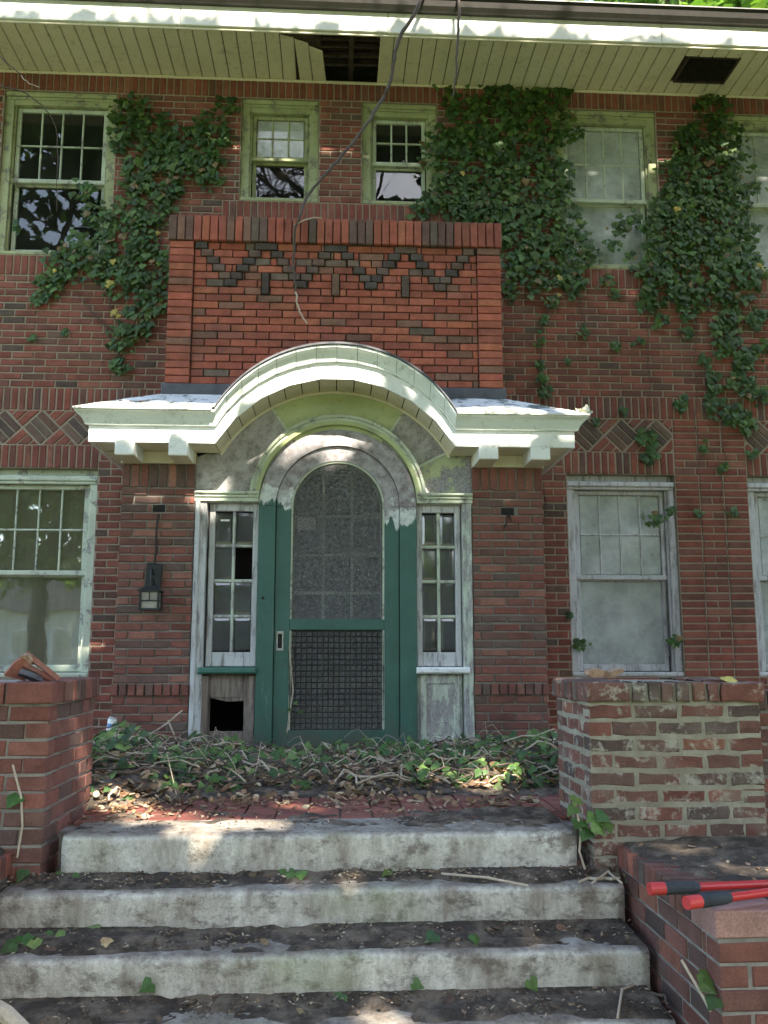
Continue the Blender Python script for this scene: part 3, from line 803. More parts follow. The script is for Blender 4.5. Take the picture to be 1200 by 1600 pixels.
# ---- porch roof over the door
AX = .008                               # arch axis
def arc3(xa, zl, zt):
    sag = zt - zl; rad = (xa*xa + sag*sag) / (2*sag); return rad, zt - rad
FZ, FT, FH = 2.335, 2.86, .13           # straight fascia bottom, arch fascia bottom, fascia height
XA = .915; XF = 1.85
ra, ca = arc3(XA, FZ, FT)
def prof_low(x):
    u = abs(x - AX)
    return FZ if u >= XA else ca + math.sqrt(ra*ra - u*u)
def path(n=9, ext=XF):
    """points along the eave, straight - faceted arch - straight"""
    a = math.asin(XA/ra); pts = [(-ext, FZ)]
    for i in range(n+1):
        t = -a + 2*a*i/n; pts.append((AX + ra*math.sin(t), ca + ra*math.cos(t)))
    pts.append((ext, FZ)); return pts
porch = empty('porch_roof', (0, -.2, FZ), house)
def eave_strip(pts, rows, mb):
    """rows: list of (y, dz, dx_end); quads between successive rows"""
    for i in range(len(pts)-1):
        for (y0, d0, e0), (y1, d1, e1) in zip(rows[:-1], rows[1:]):
            def P(k, y, d, e):
                x, z = pts[k]
                if k == 0: x -= e
                if k == len(pts)-1: x += e
                return (x, y, z+d)
            mb.face([P(i, y0, d0, e0), P(i+1, y0, d0, e0), P(i+1, y1, d1, e1), P(i, y1, d1, e1)])
pts = path(9)
YF = -.33
mb = MB(); eave_strip(pts, [(YF+.025, 0, 0), (YF, 0, 0), (YF, FH, 0), (YF+.025, FH, 0)], mb)
for s, p in ((-1, pts[0]), (1, pts[-1])):  # side returns back to the house wall
    xx = s*XF; mb.box(min(xx, xx-s*.025), max(xx, xx-s*.025), YF+.026, YM-.01, FZ, FZ+FH)
mb.build('fascia', M['white_paint'], porch)
# crown moulding: faceted lengths with open joints
CH = .105
ptsc = path(14)
for i in range(len(ptsc)-1):
    m_ = MB(); a, b = ptsc[i], ptsc[i+1]
    dx = (b[0]-a[0]); e0 = .045 if i == 0 else 0; e1 = .045 if i == len(ptsc)-2 else 0
    rows = [(YF-.004, FH-.004), (YF-.03, FH-.002), (YF-.034, FH+.012), (YF-.05, FH+.04), (YF-.07, FH+.07), (YF-.095, FH+.084), (YF-.105, FH+.087), (YF-.105, FH+CH)]
    gp = .0015 if 0 < i < len(ptsc)-2 else 0
    for (y0, d0), (y1, d1) in zip(rows[:-1], rows[1:]):
        f0 = (YF - y0)/.105; f1 = (YF - y1)/.105
        m_.face([(a[0]+gp-e0*f0*1.9, y0, a[1]+d0), (b[0]-gp+e1*f0*1.9, y0, b[1]+d0), (b[0]-gp+e1*f1*1.9, y1, b[1]+d1), (a[0]+gp-e0*f1*1.9, y1, a[1]+d1)])
    m_.face([(a[0]+gp, YF-.0, a[1]+FH-.004), (a[0]+gp-e0*1.9, YF-.105, a[1]+FH+CH), (b[0]-gp+e1*1.9, YF-.105, b[1]+FH+CH), (b[0]-gp, YF, b[1]+FH-.004)][::-1])
    m_.build('crown_moulding', M['crown_paint'], porch)
for s in (-1, 1):
    m_ = MB(); x0, x1 = s*(XF+.002), s*(XF+.085)
    m_.mesh([(x0, YF-.1, FZ+FH-.004), (x1, YF-.104, FZ+FH+CH-.02), (x1, YF-.104, FZ+FH+CH), (x1, YM-.02, FZ+FH+CH), (x1, YM-.02, FZ+FH+CH-.02), (x0, YM-.02, FZ+FH-.004), (x0, YF, FZ+FH)],
            [(6, 1, 4, 5), (1, 2, 3, 4), (6, 2, 1)]); m_.build('crown_moulding', M['crown_paint'], porch)
# boarded underside of the arch and of the flat eaves
pu = path(16)
for i in range(1, len(pu)-2):
    m_ = MB(); a, b = pu[i], pu[i+1]; g0 = .004
    t = (b[0]-a[0], b[1]-a[1]); L = math.hypot(*t); ux, uz = t[0]/L, t[1]/L; nx, nz = -uz, ux
    p0 = (a[0]+ux*g0, a[1]+uz*g0+.004); p1 = (b[0]-ux*g0, b[1]-uz*g0+.004)
    m_.mesh([(p0[0], YF+.026, p0[1]), (p1[0], YF+.026, p1[1]), (p1[0], .1, p1[1]), (p0[0], .1, p0[1]),
             (p0[0]+nx*.015, YF+.026, p0[1]+nz*.015), (p1[0]+nx*.015, YF+.026, p1[1]+nz*.015), (p1[0]+nx*.015, .1, p1[1]+nz*.015), (p0[0]+nx*.015, .1, p0[1]+nz*.015)],
            [(0,1,2,3), (4,7,6,5), (0,4,5,1), (1,5,6,2), (2,6,7,3), (3,7,4,0)])
    m_.build('soffit_board', M['cream_paint'], porch)
for s in (-1, 1):
    a, b = sorted((s*(XA+.0), s*(XF-.026)))
    for j in range(4):
        ya = YF+.027 + j*.082; m_ = MB(); m_.box(a+.002, b-.002, ya+.002, ya+.079, FZ+.004, FZ+.02); m_.build('soffit_board', M['cream_paint'], porch)
    a, b = sorted((s*(VESTX+.006), s*(XF-.026)))
    for j in range(7):
        ya = .002 + j*.155; m_ = MB(); m_.box(a+.001, b-.001, ya, ya+.152, FZ+.004, FZ+.02); m_.build('soffit_board', M['cream_paint'], porch)
    a, b = sorted((s*1.1, s*(VESTX+.004)))
    m_ = MB(); m_.cbox(a, b, -.022, .3, VZ+.002, FZ+.002, .004); m_.build('frieze_board', M['cream_paint'], porch)
    for bx in ((-1.648, -1.503), (-1.25, -1.107)) if s < 0 else ((1.103, 1.251), (1.505, 1.652)):
        m_ = MB(); m_.cbox(bx[0], bx[1], YF-.016, -.024, 2.238, FZ+.003, .004); m_.cbox(bx[0]+.001, bx[1]-.001, YF-.0155, YF-.001, FZ+.0031, FZ+.07, .003)
        k_ = m_.build('bracket', M['white_paint'], porch)
        m_ = MB(); m_.box(bx[0]+.003, bx[1]-.003, YF-.01, -.03, 2.234, 2.2375); m_.build('bracket_underside', M['cream_paint'], porch)
# coverings: two hipped skirts and the barrel over the arch
ZT = FZ+FH+CH                           # eave edge
WZ = 2.815
for s in (-1, 1):
    m_ = MB(); xe = s*(XF+.092); xw = s*(BAYX+.0); xi = s*.925; xj = s*.76
    def q(*p): return list(p) if s > 0 else list(p)[::-1]
    n1 = 10; n2 = 5
    def surf(u, v):                    # front plane, u from inside to corner, v eave to wall
        e = Vector((xi + (xe-xi)*u, YF-.125, ZT+.006)); w = Vector((xj + (xw-xj)*u, -.002, WZ))
        p = e.lerp(w, v); p.z += .006*fbm(p.x*5, p.y*5, 3) ; return p
    for i in range(n1):
        for j in range(n2):
            m_.face(q(surf(i/n1, j/n2), surf((i+1)/n1, j/n2), surf((i+1)/n1, (j+1)/n2), surf(i/n1, (j+1)/n2)))
    m_.face(q((xe, YF-.125, ZT+.006), (xe, YM-.004, ZT+.006), (xw, YM-.004, WZ), (xw, -.002, WZ)))
    m_.face(q((xi, YF-.125, ZT-.008), (xe, YF-.125, ZT-.008), (xe, YF-.125, ZT+.006), (xi, YF-.125, ZT+.006)))
    m_.face(q((xe, YF-.125, ZT-.008), (xe, YM-.004, ZT-.008), (xe, YM-.004, ZT+.006), (xe, YF-.125, ZT+.006)))
    m_.face(q((xi, YF-.125, ZT-.008), (xi, YM-.01, ZT-.008), (xe, YM-.01, ZT-.008), (xe, YF-.125, ZT-.008)))
    m_.build('roof_covering', M['roof_white'], porch)
    m_ = MB(); a, b = sorted((s*.66, s*(BAYX+.022))); m_.cbox(a, b, -.03, -.003 if False else .004, WZ-.015, 2.892, .006)
    m_.build('flashing', M['flashing'], porch)
    m_ = MB(); m_.box(*sorted((s*(BAYX+.004), s*(BAYX+.022))), .005, YM-.004, WZ-.015, 2.892); m_.build('flashing', M['flashing'], porch)
m_ = MB(); pb = path(40)[1:-1]; d0 = FH+CH
for i in range(len(pb)-1):
    a, b = pb[i], pb[i+1]; k0, k1 = d0+.004, d0+.018
    m_.face([(a[0], YF-.12, a[1]+k1), (b[0], YF-.12, b[1]+k1), (b[0], .01, b[1]+k1), (a[0], .01, a[1]+k1)])
    m_.face([(a[0], YF-.12, a[1]+k0-.002), (b[0], YF-.12, b[1]+k0-.002), (b[0], YF-.12, b[1]+k1), (a[0], YF-.12, a[1]+k1)])
    m_.face([(b[0], YF-.12, b[1]+k0-.002), (a[0], YF-.12, a[1]+k0-.002), (a[0], .01, a[1]+k0-.002), (b[0], .01, b[1]+k0-.002)])
m_.build('barrel_covering', M['flashing'], porch, smooth=True)

# ---- arched door surround
DX, SZ = .028, 1.92                     # door axis, spring line
R0, R1, R2, R3 = .37, .487, .622, .70
sur = empty('door_surround', (DX, .05, 0), house)
def radial_panel(a0, a1, mat, y0=.045, gap=.004):
    n = 14; m_ = MB(); rows = []
    for i in range(n+1):
        a = a0 + (a1-a0)*i/n; c, q = math.cos(a), math.sin(a)
        t = R2 - .02
        while True:
            x, z = DX + t*c, SZ + t*q
            if abs(x) > 1.093 or z > prof_low(x) + .012 or t > 2: break
            t += .004
        rows.append(((DX + (R2-.02)*c, SZ + (R2-.02)*q), (DX + t*c, SZ + t*q)))
    for (i0, o0), (i1, o1) in zip(rows[:-1], rows[1:]):
        m_.mesh([(i0[0], y0, i0[1]), (i1[0], y0, i1[1]), (o1[0], y0, o1[1]), (o0[0], y0, o0[1]), (i0[0], .12, i0[1]), (i1[0], .12, i1[1]), (o1[0], .12, o1[1]), (o0[0], .12, o0[1])],
                [(0,1,2,3), (4,7,6,5), (0,4,5,1), (2,6,7,3)] + ([(0,3,7,4)] if i0 == rows[0][0] else []) + ([(1,5,6,2)] if i1 == rows[-1][0] else []))
    return m_.build('spandrel_panel', mat, sur)
e = R(.35)
for (a0, a1, mk) in ((4, 27, 'panel_half'), (27, 56, 'panel_grey'), (56, 124, 'panel_green'), (124, 176, 'panel_grey')):
    radial_panel(R(a0)+e, R(a1)-e, M[mk], .045 - .004*(mk == 'panel_green'))
for a in (27, 56, 124):
    m_ = MB(); c, q = math.cos(R(a)), math.sin(R(a)); t1 = 1.05 if a != 27 else 1.0
    while prof_low(DX+t1*c) < SZ+t1*q: t1 -= .01
    w = .01; m_.prism([(DX+.69*c+q*w, SZ+.69*q-c*w), (DX+t1*c+q*w, SZ+t1*q-c*w), (DX+t1*c-q*w, SZ+t1*q+c*w), (DX+.69*c-q*w, SZ+.69*q+c*w)], .036, .044); m_.build('panel_strip', M['trim_sage'], sur)
# ceiling bed mould along the panel tops
m_ = MB(); pp = path(40)[1:-1]
m_.tube([(p[0], .03, p[1]-.008) for p in pp], .012, 6); m_.build('bed_moulding', M['cream_paint'], sur)
# hood mould: three rings, turning into the level mould at the spring
for (ra_, rb_, yf, rise) in ((R2+.002, R2+.03, -.02, .012), (R2+.031, R3-.022, -.004, .0), (R3-.021, R3, -.03, .01)):
    m_ = MB(); m_.ring(DX, SZ+.035, ra_, rb_, R(3), R(177), yf, .06, 40, rise=rise); m_.build('hood_mould', M['trim_sage'] if ra_ != R2+.002 else M['panel_green'], sur)
for s in (-1, 1):
    a, b = sorted((DX + s*(R2+.004) if s > 0 else DX + s*(R2+.004), s*1.098))
    m_ = MB(); m_.cbox(a, b, -.034, .1, 2.0, 2.026, .01); m_.cbox(a, b, -.018, .1, 1.975, 1.999, .008); m_.cbox(a, b, -.006, .1, 1.945, 1.974, .004)
    m_.build('entablature', M['trim_sage'], sur)
    # outer casing
    a, b = sorted((s*1.09, s*(1.0 if s < 0 else 1.015)))
    m_ = MB(); m_.cbox(a, b, .012, .2, .02, 1.944, .006); i_ = s*.03
    m_.cbox(*sorted((s*1.088, s*1.05)), -.006, .011, .02, 1.943, .006)
    m_.build('outer_casing', M['trim_grey'] if s < 0 else M['trim_sage_worn'], sur)
# green casing ring and legs round the screen door
m_ = MB(); m_.ring(DX, SZ, R1+.004, R2, 0, math.pi, .02, .2, 40)
m_.cbox(DX-R2, DX-R1-.004, .02, .2, .0, SZ-.0005, .004); m_.cbox(DX+R1+.004, DX+R2, .02, .2, .0, SZ-.0005, .004)
m_.build('door_casing', M['door'], sur)
# sidelights
def sidelight(x0, x1, frame_m, broken, panel):
    z0, z1 = .665, 1.94; y = .07
    m_ = MB(); m_.box(x0-.02, x1+.02, y-.045, y+.1, z1+.0005, z1+.003)
    f = .045
    m_.cbox(x0, x0+f, y, y+.05, z0, z1); m_.cbox(x1-f, x1, y, y+.05, z0, z1); m_.cbox(x0+f+.001, x1-f-.001, y, y+.05, z1-.06, z1); m_.cbox(x0+f+.001, x1-f-.001, y, y+.05, z0, z0+.11)
    sl = m_.build('sidelight', frame_m, house)
    ga, gb, c0, c1 = x0+f+.001, x1-f-.001, z0+.11, z1-.06
    ph = (c1-c0)/4; pw = (gb-ga)/2; ms = M['trim_sage'] if panel else M['trim_sage_worn']
    m_ = MB(); m_.cbox((ga+gb)/2-.012, (ga+gb)/2+.012, y+.004, y+.04, c0, c1, .007); m_.build('muntin', ms, sl)
    for j in range(1, 4): m_ = MB(); m_.cbox(ga, gb, y+.0065, y+.038, c0+j*ph-.012, c0+j*ph+.012, .007); m_.build('muntin', ms, sl)
    for i in range(2):
        for j in range(4):
            if (i, j) in broken: continue
            a, b, c, d = ga+i*pw+(.0125 if i else 0), ga+(i+1)*pw-(0 if i else .0125), c0+j*ph+.0125, c0+(j+1)*ph-.0125
            m_ = MB(); k = .022; yy = y+.02
            m_.mesh([(a, yy+.004, c), (b, yy+.004, c), (b, yy+.004, d), (a, yy+.004, d), (a+k, yy, c+k), (b-k, yy, c+k), (b-k, yy, d-k), (a+k, yy, d-k)],
                    [(0,1,5,4), (1,2,6,5), (2,3,7,6), (3,0,4,7), (4,5,6,7)]); m_.build('pane', M['glass_bevel'], sl)
    m_ = MB(); m_.cbox(x0-.045 if x0 < 0 else x0-.01, x1+.01 if x0 < 0 else x1+.05, -.03, .12, .612, .66, .012); m_.build('sill', M['sill_green'] if not panel else M['white_paint'], sl)
    xa, xb = (x0-.02, x1+.0) if x0 < 0 else (x0, x1+.0)
    yb = .1
    if panel:
        m_ = MB(); m_.cbox(xa, xb, yb-.03, yb+.03, .03, .61, .004); pnl = m_.build('bottom_panel', M['trim_sage_worn'], sl)
        for (a, b, c, d) in ((xa+.02, xa+.07, .06, .6), (xb-.07, xb-.02, .06, .6), (xa+.071, xb-.071, .53, .6), (xa+.071, xb-.071, .06, .13)): m_ = MB(); m_.cbox(a, b, yb-.045, yb-.0305, c, d, .005); m_.build('panel_rail', M['trim_sage_worn'], pnl)
    else:
        m_ = MB()
        hx = (-.945, -.685); hz = (.175, .43)
        for (a, b, c, d) in ((xa, hx[0], .03, .61), (hx[1], xb, .03, .61), (hx[0]+.001, hx[1]-.001, .43, .61), (hx[0]+.001, hx[1]-.001, .03, .175)):
            m_.cbox(a, b, yb-.01, yb+.03, c, d, .004)
        m_.mesh([(hx[0], yb, .432), (hx[1], yb, .432), (hx[1], yb, .405), ((hx[0]+hx[1])/2, yb, .398), (hx[0], yb, .428)], [(0, 4, 3, 2, 1)])
        pnl = m_.build('bottom_panel', M['bare_wood'], sl); pnl['label'] = 'bare wooden panel with a broken black hole'
        for (a, b) in ((xa+.001, xa+.05), (xb-.05, xb-.001)): m_ = MB(); m_.cbox(a, b, yb-.05, yb-.011, .03, .6, .005); m_.build('panel_rail', M['bare_wood'], pnl)
    return sl
s1_ = sidelight(-.985, -.597, M['trim_grey'], {(1, 2)}, False); s1_['label'] = 'sidelight with one missing pane and grey bare frame'
s2_ = sidelight(.654, 1.008, M['trim_grey'], set(), True); s2_['label'] = 'sidelight with pale green glazing bars'
m_ = MB(); m_.box(-.9, -.83, .0855, .0865, 1.80, 1.815); m_.build('sticker', M['white_paint'], s1_)
# vestibule room behind the door
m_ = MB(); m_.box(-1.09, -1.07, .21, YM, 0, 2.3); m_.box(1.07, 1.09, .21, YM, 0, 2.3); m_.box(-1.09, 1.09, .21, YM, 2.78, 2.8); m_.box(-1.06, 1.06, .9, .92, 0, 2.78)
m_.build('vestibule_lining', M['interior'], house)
# screen door
sdr = empty('screen_door', (DX, .1, .03), house)
sdr['label'] = 'dark green arched screen door, bare grey at the top'
ST = .105
m_ = MB(); y = .045; yb = .085
m_.ring(DX, SZ, R0, R1, 0, math.pi, y, yb, 40)
m_.cbox(DX-R1, DX-R0, y, yb, .03, SZ-.0005, .004); m_.cbox(DX+R0, DX+R1, y, yb, .03, SZ-.0005, .004)
m_.cbox(DX-R0+.0005, DX+R0-.0005, y+.001, yb, .945, 1.028, .004); m_.cbox(DX-R0+.0005, DX+R0-.0005, y+.001, yb, .03, .185, .004)
m_.build('door_frame', M['door'], sdr)
for s in (-1, 1):
    m_ = MB(); xx = DX + s*(R0-.008); m_.box(xx-.007, xx+.007, y+.01, yb-.01, 1.0285, SZ); m_.box(xx-.007, xx+.007, y+.01, yb-.01, .186, .944); m_.build('screen_bead', M['trim_sage'], sdr)
m_ = MB(); m_.ring(DX, SZ, R0-.015, R0-.001, 0, math.pi, y+.01, yb-.01, 36); m_.build('screen_bead', M['trim_sage'], sdr)
# insect screen
m_ = MB(); poly = [(DX-R0+.002, 1.0), (DX+R0-.002, 1.0)] + [(DX+(R0-.002)*math.cos(t), SZ+(R0-.002)*math.sin(t)) for t in [math.pi*i/30 for i in range(31)]]
m_.prism(poly, .066, .067); m_.build('insect_screen', M['screen'], sdr)
m_ = MB(); m_.box(DX-R0+.002, DX+R0-.002, .072, .073, .18, .96); m_.build('insect_screen', M['screen'], sdr)
m_ = MB(); n = 17
for i in range(n+1):
    xx = DX-R0+.01 + (2*R0-.02)*i/n + rng.uniform(-.002, .002)
    m_.tube([(xx, .058, .19), (xx+rng.uniform(-.003, .003), .055, .56), (xx, .058, .94)], .0036, 5)
    zz = .19 + .75*i/n + rng.uniform(-.002, .002)
    m_.tube([(DX-R0+.003, .061, zz), (DX, .058, zz+rng.uniform(-.004, .004)), (DX+R0-.003, .061, zz)], .0036, 5)
m_.build('wire_grid', M['wire'], sdr)
m_ = MB(); hx, hz = DX-R1+.045, .86
for (a, b, c, d) in ((hx-.027, hx-.017, hz-.075, hz+.075), (hx+.017, hx+.027, hz-.075, hz+.075), (hx-.016, hx+.016, hz+.055, hz+.075), (hx-.016, hx+.016, hz-.075, hz-.055)): m_.cbox(a, b, .036, .0445, c, d, .003)
h_ = m_.build('pull_handle', M['steel'], sdr)
m_ = MB(); m_.box(hx-.016, hx+.016, .0425, .0446, hz-.054, hz+.054); m_.build('handle_recess_plate', M['flat_black'], h_)  # thin dark plate painted as the shade inside the pull
for (xx, zz) in ((DX-R1-.09, 1.19),):
    m_ = MB(); m_.tube([(xx, .01, zz), (xx, .025, zz)], .012, 8); m_.build('doorbell', M['flat_black'], sur)
# inner door with arched glass
inn = empty('inner_door', (DX, .25, 0), house)
y = .22; w = .44
m_ = MB(); m_.cbox(DX-w, DX-.345, y, y+.05, .01, SZ); m_.cbox(DX+.345, DX+w, y, y+.05, .01, SZ); m_.cbox(DX-.344, DX+.344, y, y+.05, .01, .3); m_.ring(DX, SZ, .345, .55, 0, math.pi, y, y+.05, 30)
m_.build('door_frame', M['inner_door'], inn)
for k in (-1, 1): m_ = MB(); m_.box(DX+k*.115-.011, DX+k*.115+.011, y+.01, y+.035, .3, SZ+.325); m_.build('muntin', M['inner_door'], inn)
for zz in (.62, .94, 1.245, 1.55, 1.87): m_ = MB(); m_.box(DX-.344, DX+.344, y+.012, y+.033, zz-.011, zz+.011); m_.build('muntin', M['inner_door'], inn)
m_ = MB(); m_.prism([(DX-.345, .3), (DX+.345, .3)] + [(DX+.345*math.cos(t), SZ+.345*math.sin(t)) for t in [math.pi*i/24 for i in range(25)]], y+.022, y+.026); m_.build('glass', M['glass_dirty'], inn)
m_ = MB(); pA = at(464, 800, y); m_.box(pA.x, pA.x+.155, y+.012, y+.0135, 1.755, 1.895); m_.build('notice', M['paper'], inn)

# ================================================================== TERRACE AND STEPS
terrace = MB()
terrace.box(-5.0, 6.0, -2.60, YM+.002, GZ-.02, -.024)
terrace.box(-5.0, -1.16, -2.72, -2.6005, GZ-.02, -.026); terrace.box(1.09, 6.0, -2.72, -2.6005, GZ-.02, -.026)
ter = terrace.build('terrace', M['mortar_grey']); tag(ter, 'raised entrance terrace paved with square dark red tiles', 'terrace', kind='structure')
TM = []
for v in range(4):
    m_ = MB(); h = .0735; c = .004; rr = random.Random(v); j = lambda: rr.uniform(-.0015, .0015)
    m_.mesh([(-h, -h, -.02), (h, -h, -.02), (h, h, -.02), (-h, h, -.02), (-h, -h, -c), (h, -h, -c), (h, h, -c), (-h, h, -c), (-h+c, -h+c, j()), (h-c, -h+c, j()), (h-c, h-c, j()), (-h+c, h-c, j())],
            [(8,9,10,11)] + [(a+k, a+(k+1) % 4, a+4+(k+1) % 4, a+4+k) for a in (0, 4) for k in range(4)])
    TM.append(m_.data('tile', M['tile']))
for i in range(16):
    for jx in range(6):
        o = bpy.data.objects.new('tile', TM[rng.randrange(4)]); COL.objects.link(o); link(o, ter)
        o.location = (-1.2 + .0775 + i*.155, -2.6 + .08 + jx*.155, -.002 + rng.uniform(-.002, .002)); o.rotation_euler = (rng.uniform(-.006, .006), rng.uniform(-.006, .006), rng.uniform(-.01, .01))
m_ = MB(); m_.box(-5, -1.21, -2.59, YM, -.0235, -.008); m_.box(1.29, 6, -2.59, YM, -.0235, -.008); m_.box(-1.2, 1.28, -1.66, -.02, -.0235, -.008)
m_.build('tile_bed', M['tile'], ter)

STEPS = [(-2.94, -.002, -1.150, 1.078, .34), (-3.135, -.183, -1.335, 1.222, .22), (-3.41, -.347, -1.34, 1.222, .30), (-3.66, -.513, -1.34, 1.226, .28)]
steps = empty('front_steps', (0, -3.4, GZ)); tag(steps, 'weathered concrete steps up to the tiled terrace', 'steps', kind='structure')
for si, (yf, zt, xa, xb, dep) in enumerate(STEPS):
    m_ = MB(); hgt = .19; rr = .032; secs = 64; pr = []
    for k in range(5): pr.append((dep - k*(dep-rr)/4 if k < 4 else rr, 0.))
    for k in range(1, 7):
        a = math.pi/2*k/6; pr.append((rr - rr*math.sin(a), -rr + rr*math.cos(a)))
    for k in range(1, 6): pr.append((.004*k*.4, -rr - (hgt-rr)*k/5))
    n = len(pr); vs = []
    for s in range(secs+1):
        x = xa + (xb-xa)*s/secs
        e = min(s, secs-s); rnd = .0 if e > 1 else (.012 if e == 0 else .002)
        for (dy, dz) in pr:
            w1 = fbm(x*2.1, dz*5+si*7, 1.3)*.008; w2 = fbm(x*9, dz*20+si*3, dy*9)*.0035
            vs.append((x, yf + dy + w1 + w2 + rnd, zt + dz + fbm(x*3, si*5.1, dy*4)*.005 - rnd*.3))
    fs = [(s*n+k, s*n+k+1, (s+1)*n+k+1, (s+1)*n+k) for s in range(secs) for k in range(n-1)]
    fs += [tuple(range(n))[::-1], tuple(range(secs*n, secs*n+n))]
    m_.mesh(vs, fs)
    m_.build('step', M['concrete'], steps, smooth=True)
m_ = MB(); m_.box(-1.33, 1.21, -2.93, -2.6, GZ-.02, -.2); m_.box(-1.33, 1.21, -3.2, -2.94, GZ-.02, -.38); m_.box(-1.33, 1.21, -3.4, -3.21, GZ-.02, -.54); m_.build('step_core', M['concrete'], steps)
# soil that has built up on the treads, thick against the risers
def soil_patch(x0, x1, y0, y1, z, amount, parent=None, seed=0., name='soil', bias=None):
    m_ = MB(); nx = int((x1-x0)/.018); ny = max(6, int((y1-y0)/.014)); idx = {}
    for i in range(nx+1):
        for j in range(ny+1):
            x = x0+(x1-x0)*i/nx; y = y0+(y1-y0)*j/ny; v = j/ny
            h = amount*(v*1.25-.55) + .02*fbm(x*3+seed, y*5, seed) + .011*fbm(x*14, y*14, seed)
            if bias: h += bias(x, y)
            edge = min(i, nx-i, ny-j if False else 99); h = min(h, .03)
            if j == 0 or i in (0, nx): h = min(h, -.006)
            idx[i, j] = len(m_.v); m_.v.append((x, y, z + max(h, -.012) + (.003*mnoise.noise(Vector((x*90, y*90, seed))) if h > 0 else 0)))
    for i in range(nx):
        for j in range(ny):
            q = (idx[i, j], idx[i+1, j], idx[i+1, j+1], idx[i, j+1])
            if all(m_.v[k][2] < z-.004 for k in q): continue
            m_.f.append(q); m_.c.append(None)
    o = m_.build(name, M['soil'], parent, smooth=True, kind='stuff'); return o
soil_labels = ['dark soil gathered on the second step', 'dark soil gathered on the third step', 'dark soil gathered on the lowest step']
for si in range(1, 4):
    yf, zt, xa, xb, dep = STEPS[si]
    o = soil_patch(xa+.01, xb-.005, yf+.03, STEPS[si-1][0]+.012, zt, .034, None, si*3.7, bias=lambda x, y: .009 + .022*max(0, x-.5) + .012*max(0, -x-.6))
    tag(o, soil_labels[si-1], 'soil', kind='stuff')
o = soil_patch(-1.14, 1.07, -2.9, -2.45, -.001, .012, None, 9.1, bias=lambda x, y: .018*max(0, x-.3)+.012*max(0, -x-.8)-.009); tag(o, 'thin dark soil over the top step and tile edge', 'soil', kind='stuff')

# ---- brick piers and low walls beside the steps
CPR = .0735
def pier(name, x0, x1, y0, y1, ztop, zbot, pal, mortar, label, cat, seed, joint=.013, cap=None, cap_h=.095, capproud=.02, group=None, core_in=.006, wob=.004, cpr=CPR, sides=(1, 1), smear=None):
    r = random.Random(seed); root = empty(name, ((x0+x1)/2, (y0+y1)/2, zbot)); tag(root, label, cat, group)
    m_ = MB(); ci = core_in; m_.box(x0+ci, x1-ci, y0+ci, y1-ci, zbot-.05, ztop-.012); m_.build('mortar_core', mortar, root)
    W = Wall(); L = x1-x0; D = y1-y0
    zc = ztop-cap_h; n = math.ceil((zc-zbot)/cpr)
    F, RT, LF, BK = (x0, y0, 0), (x1, y0, R(90)), (x0, y1, R(-90)), (x1, y1, R(180))
    for i in range(n):
        z = zc-(i+1)*cpr
        long_front = i % 2 == 0
        T = .1
        j2 = joint/2
        fa, fb = (-j2, L+j2) if long_front else (T, L-T)
        sa, sb = (T, D-T) if long_front else (-j2, D+j2)
        for (fr, a, b) in ((F, fa, fb), (BK, fa, fb)):
            W.running(a, b, z, 1, cpr, fr, pal, bl=.212, off=a, dep=.1, joint=joint, jit=wob, proud=.0, r=r)
        for (fr, on) in ((RT, sides[1]), (LF, sides[0])):
            W.running(sa, sb, z, 1, cpr, fr, pal, bl=.212 if on else .212, off=sa, dep=.1, joint=joint, jit=wob, proud=.0, r=r)
    widths = cap or [.068]*int(L/.068)
    k = (L+2*capproud)/sum(widths); u = -capproud
    for w in widths:
        W.add(u, u+w*k, zc, ztop, F, pick(pal, r), capproud+r.uniform(-.003, .003), .14, 'cap_brick', joint); u += w*k
    for fr in (RT, LF):
        nn = round((D-.16)/.068)
        for q in range(nn):
            u = .14+(D-.145)/nn*q if fr is RT else (D-.145)/nn*q+.005
            W.add(u, u+(D-.145)/nn, zc, ztop, fr, pick(pal, r), capproud+r.uniform(-.003, .003), .2, 'cap_brick', joint*.7)
    WOB[0] = .0052 if smear else .003
    W.objects([k for k in W.b if W.world(k)[2] > -.75 and k.fr != BK], root)
    WOB[0] = .0022
    b = [k for k in W.b if W.world(k)[2] > -.75 and k.fr == BK]
    if b: W.joined(b, 'brickwork', root)
    if smear:
        for o in root.children:
            if o.type == 'MESH' and 'brick' in o.name and 'work' not in o.name: o.material_slots[0].link = 'OBJECT'; o.material_slots[0].material = smear
    return root
RPX0, RPX1, RPY0, RPY1 = 1.125, 1.935, -2.95, -2.36
LPX0, LPX1 = -2.03, -1.225
pier('stair_pier', RPX0+.02, RPX1, RPY0, RPY1, .645, GZ, PAL_STAIR, M['mortar_smear'], 'dark brick pier with smeared pale mortar and a stone chip on top', 'pier', 3, .015, [.205, .075, .06, .062, .07, .07, .06, .2], .1, group='piers beside the steps', core_in=.0035, wob=.0025, smear=M['brick_smear'])
pier('stair_pier', LPX0, LPX1, RPY0, -2.2, .646, GZ, PAL_STAIRL, M['mortar_grey'], 'redder brick pier with broken clay pieces on top', 'pier', 4, .012, [.21, .21, .21, .21], .1, group='piers beside the steps', core_in=.008, wob=.003)
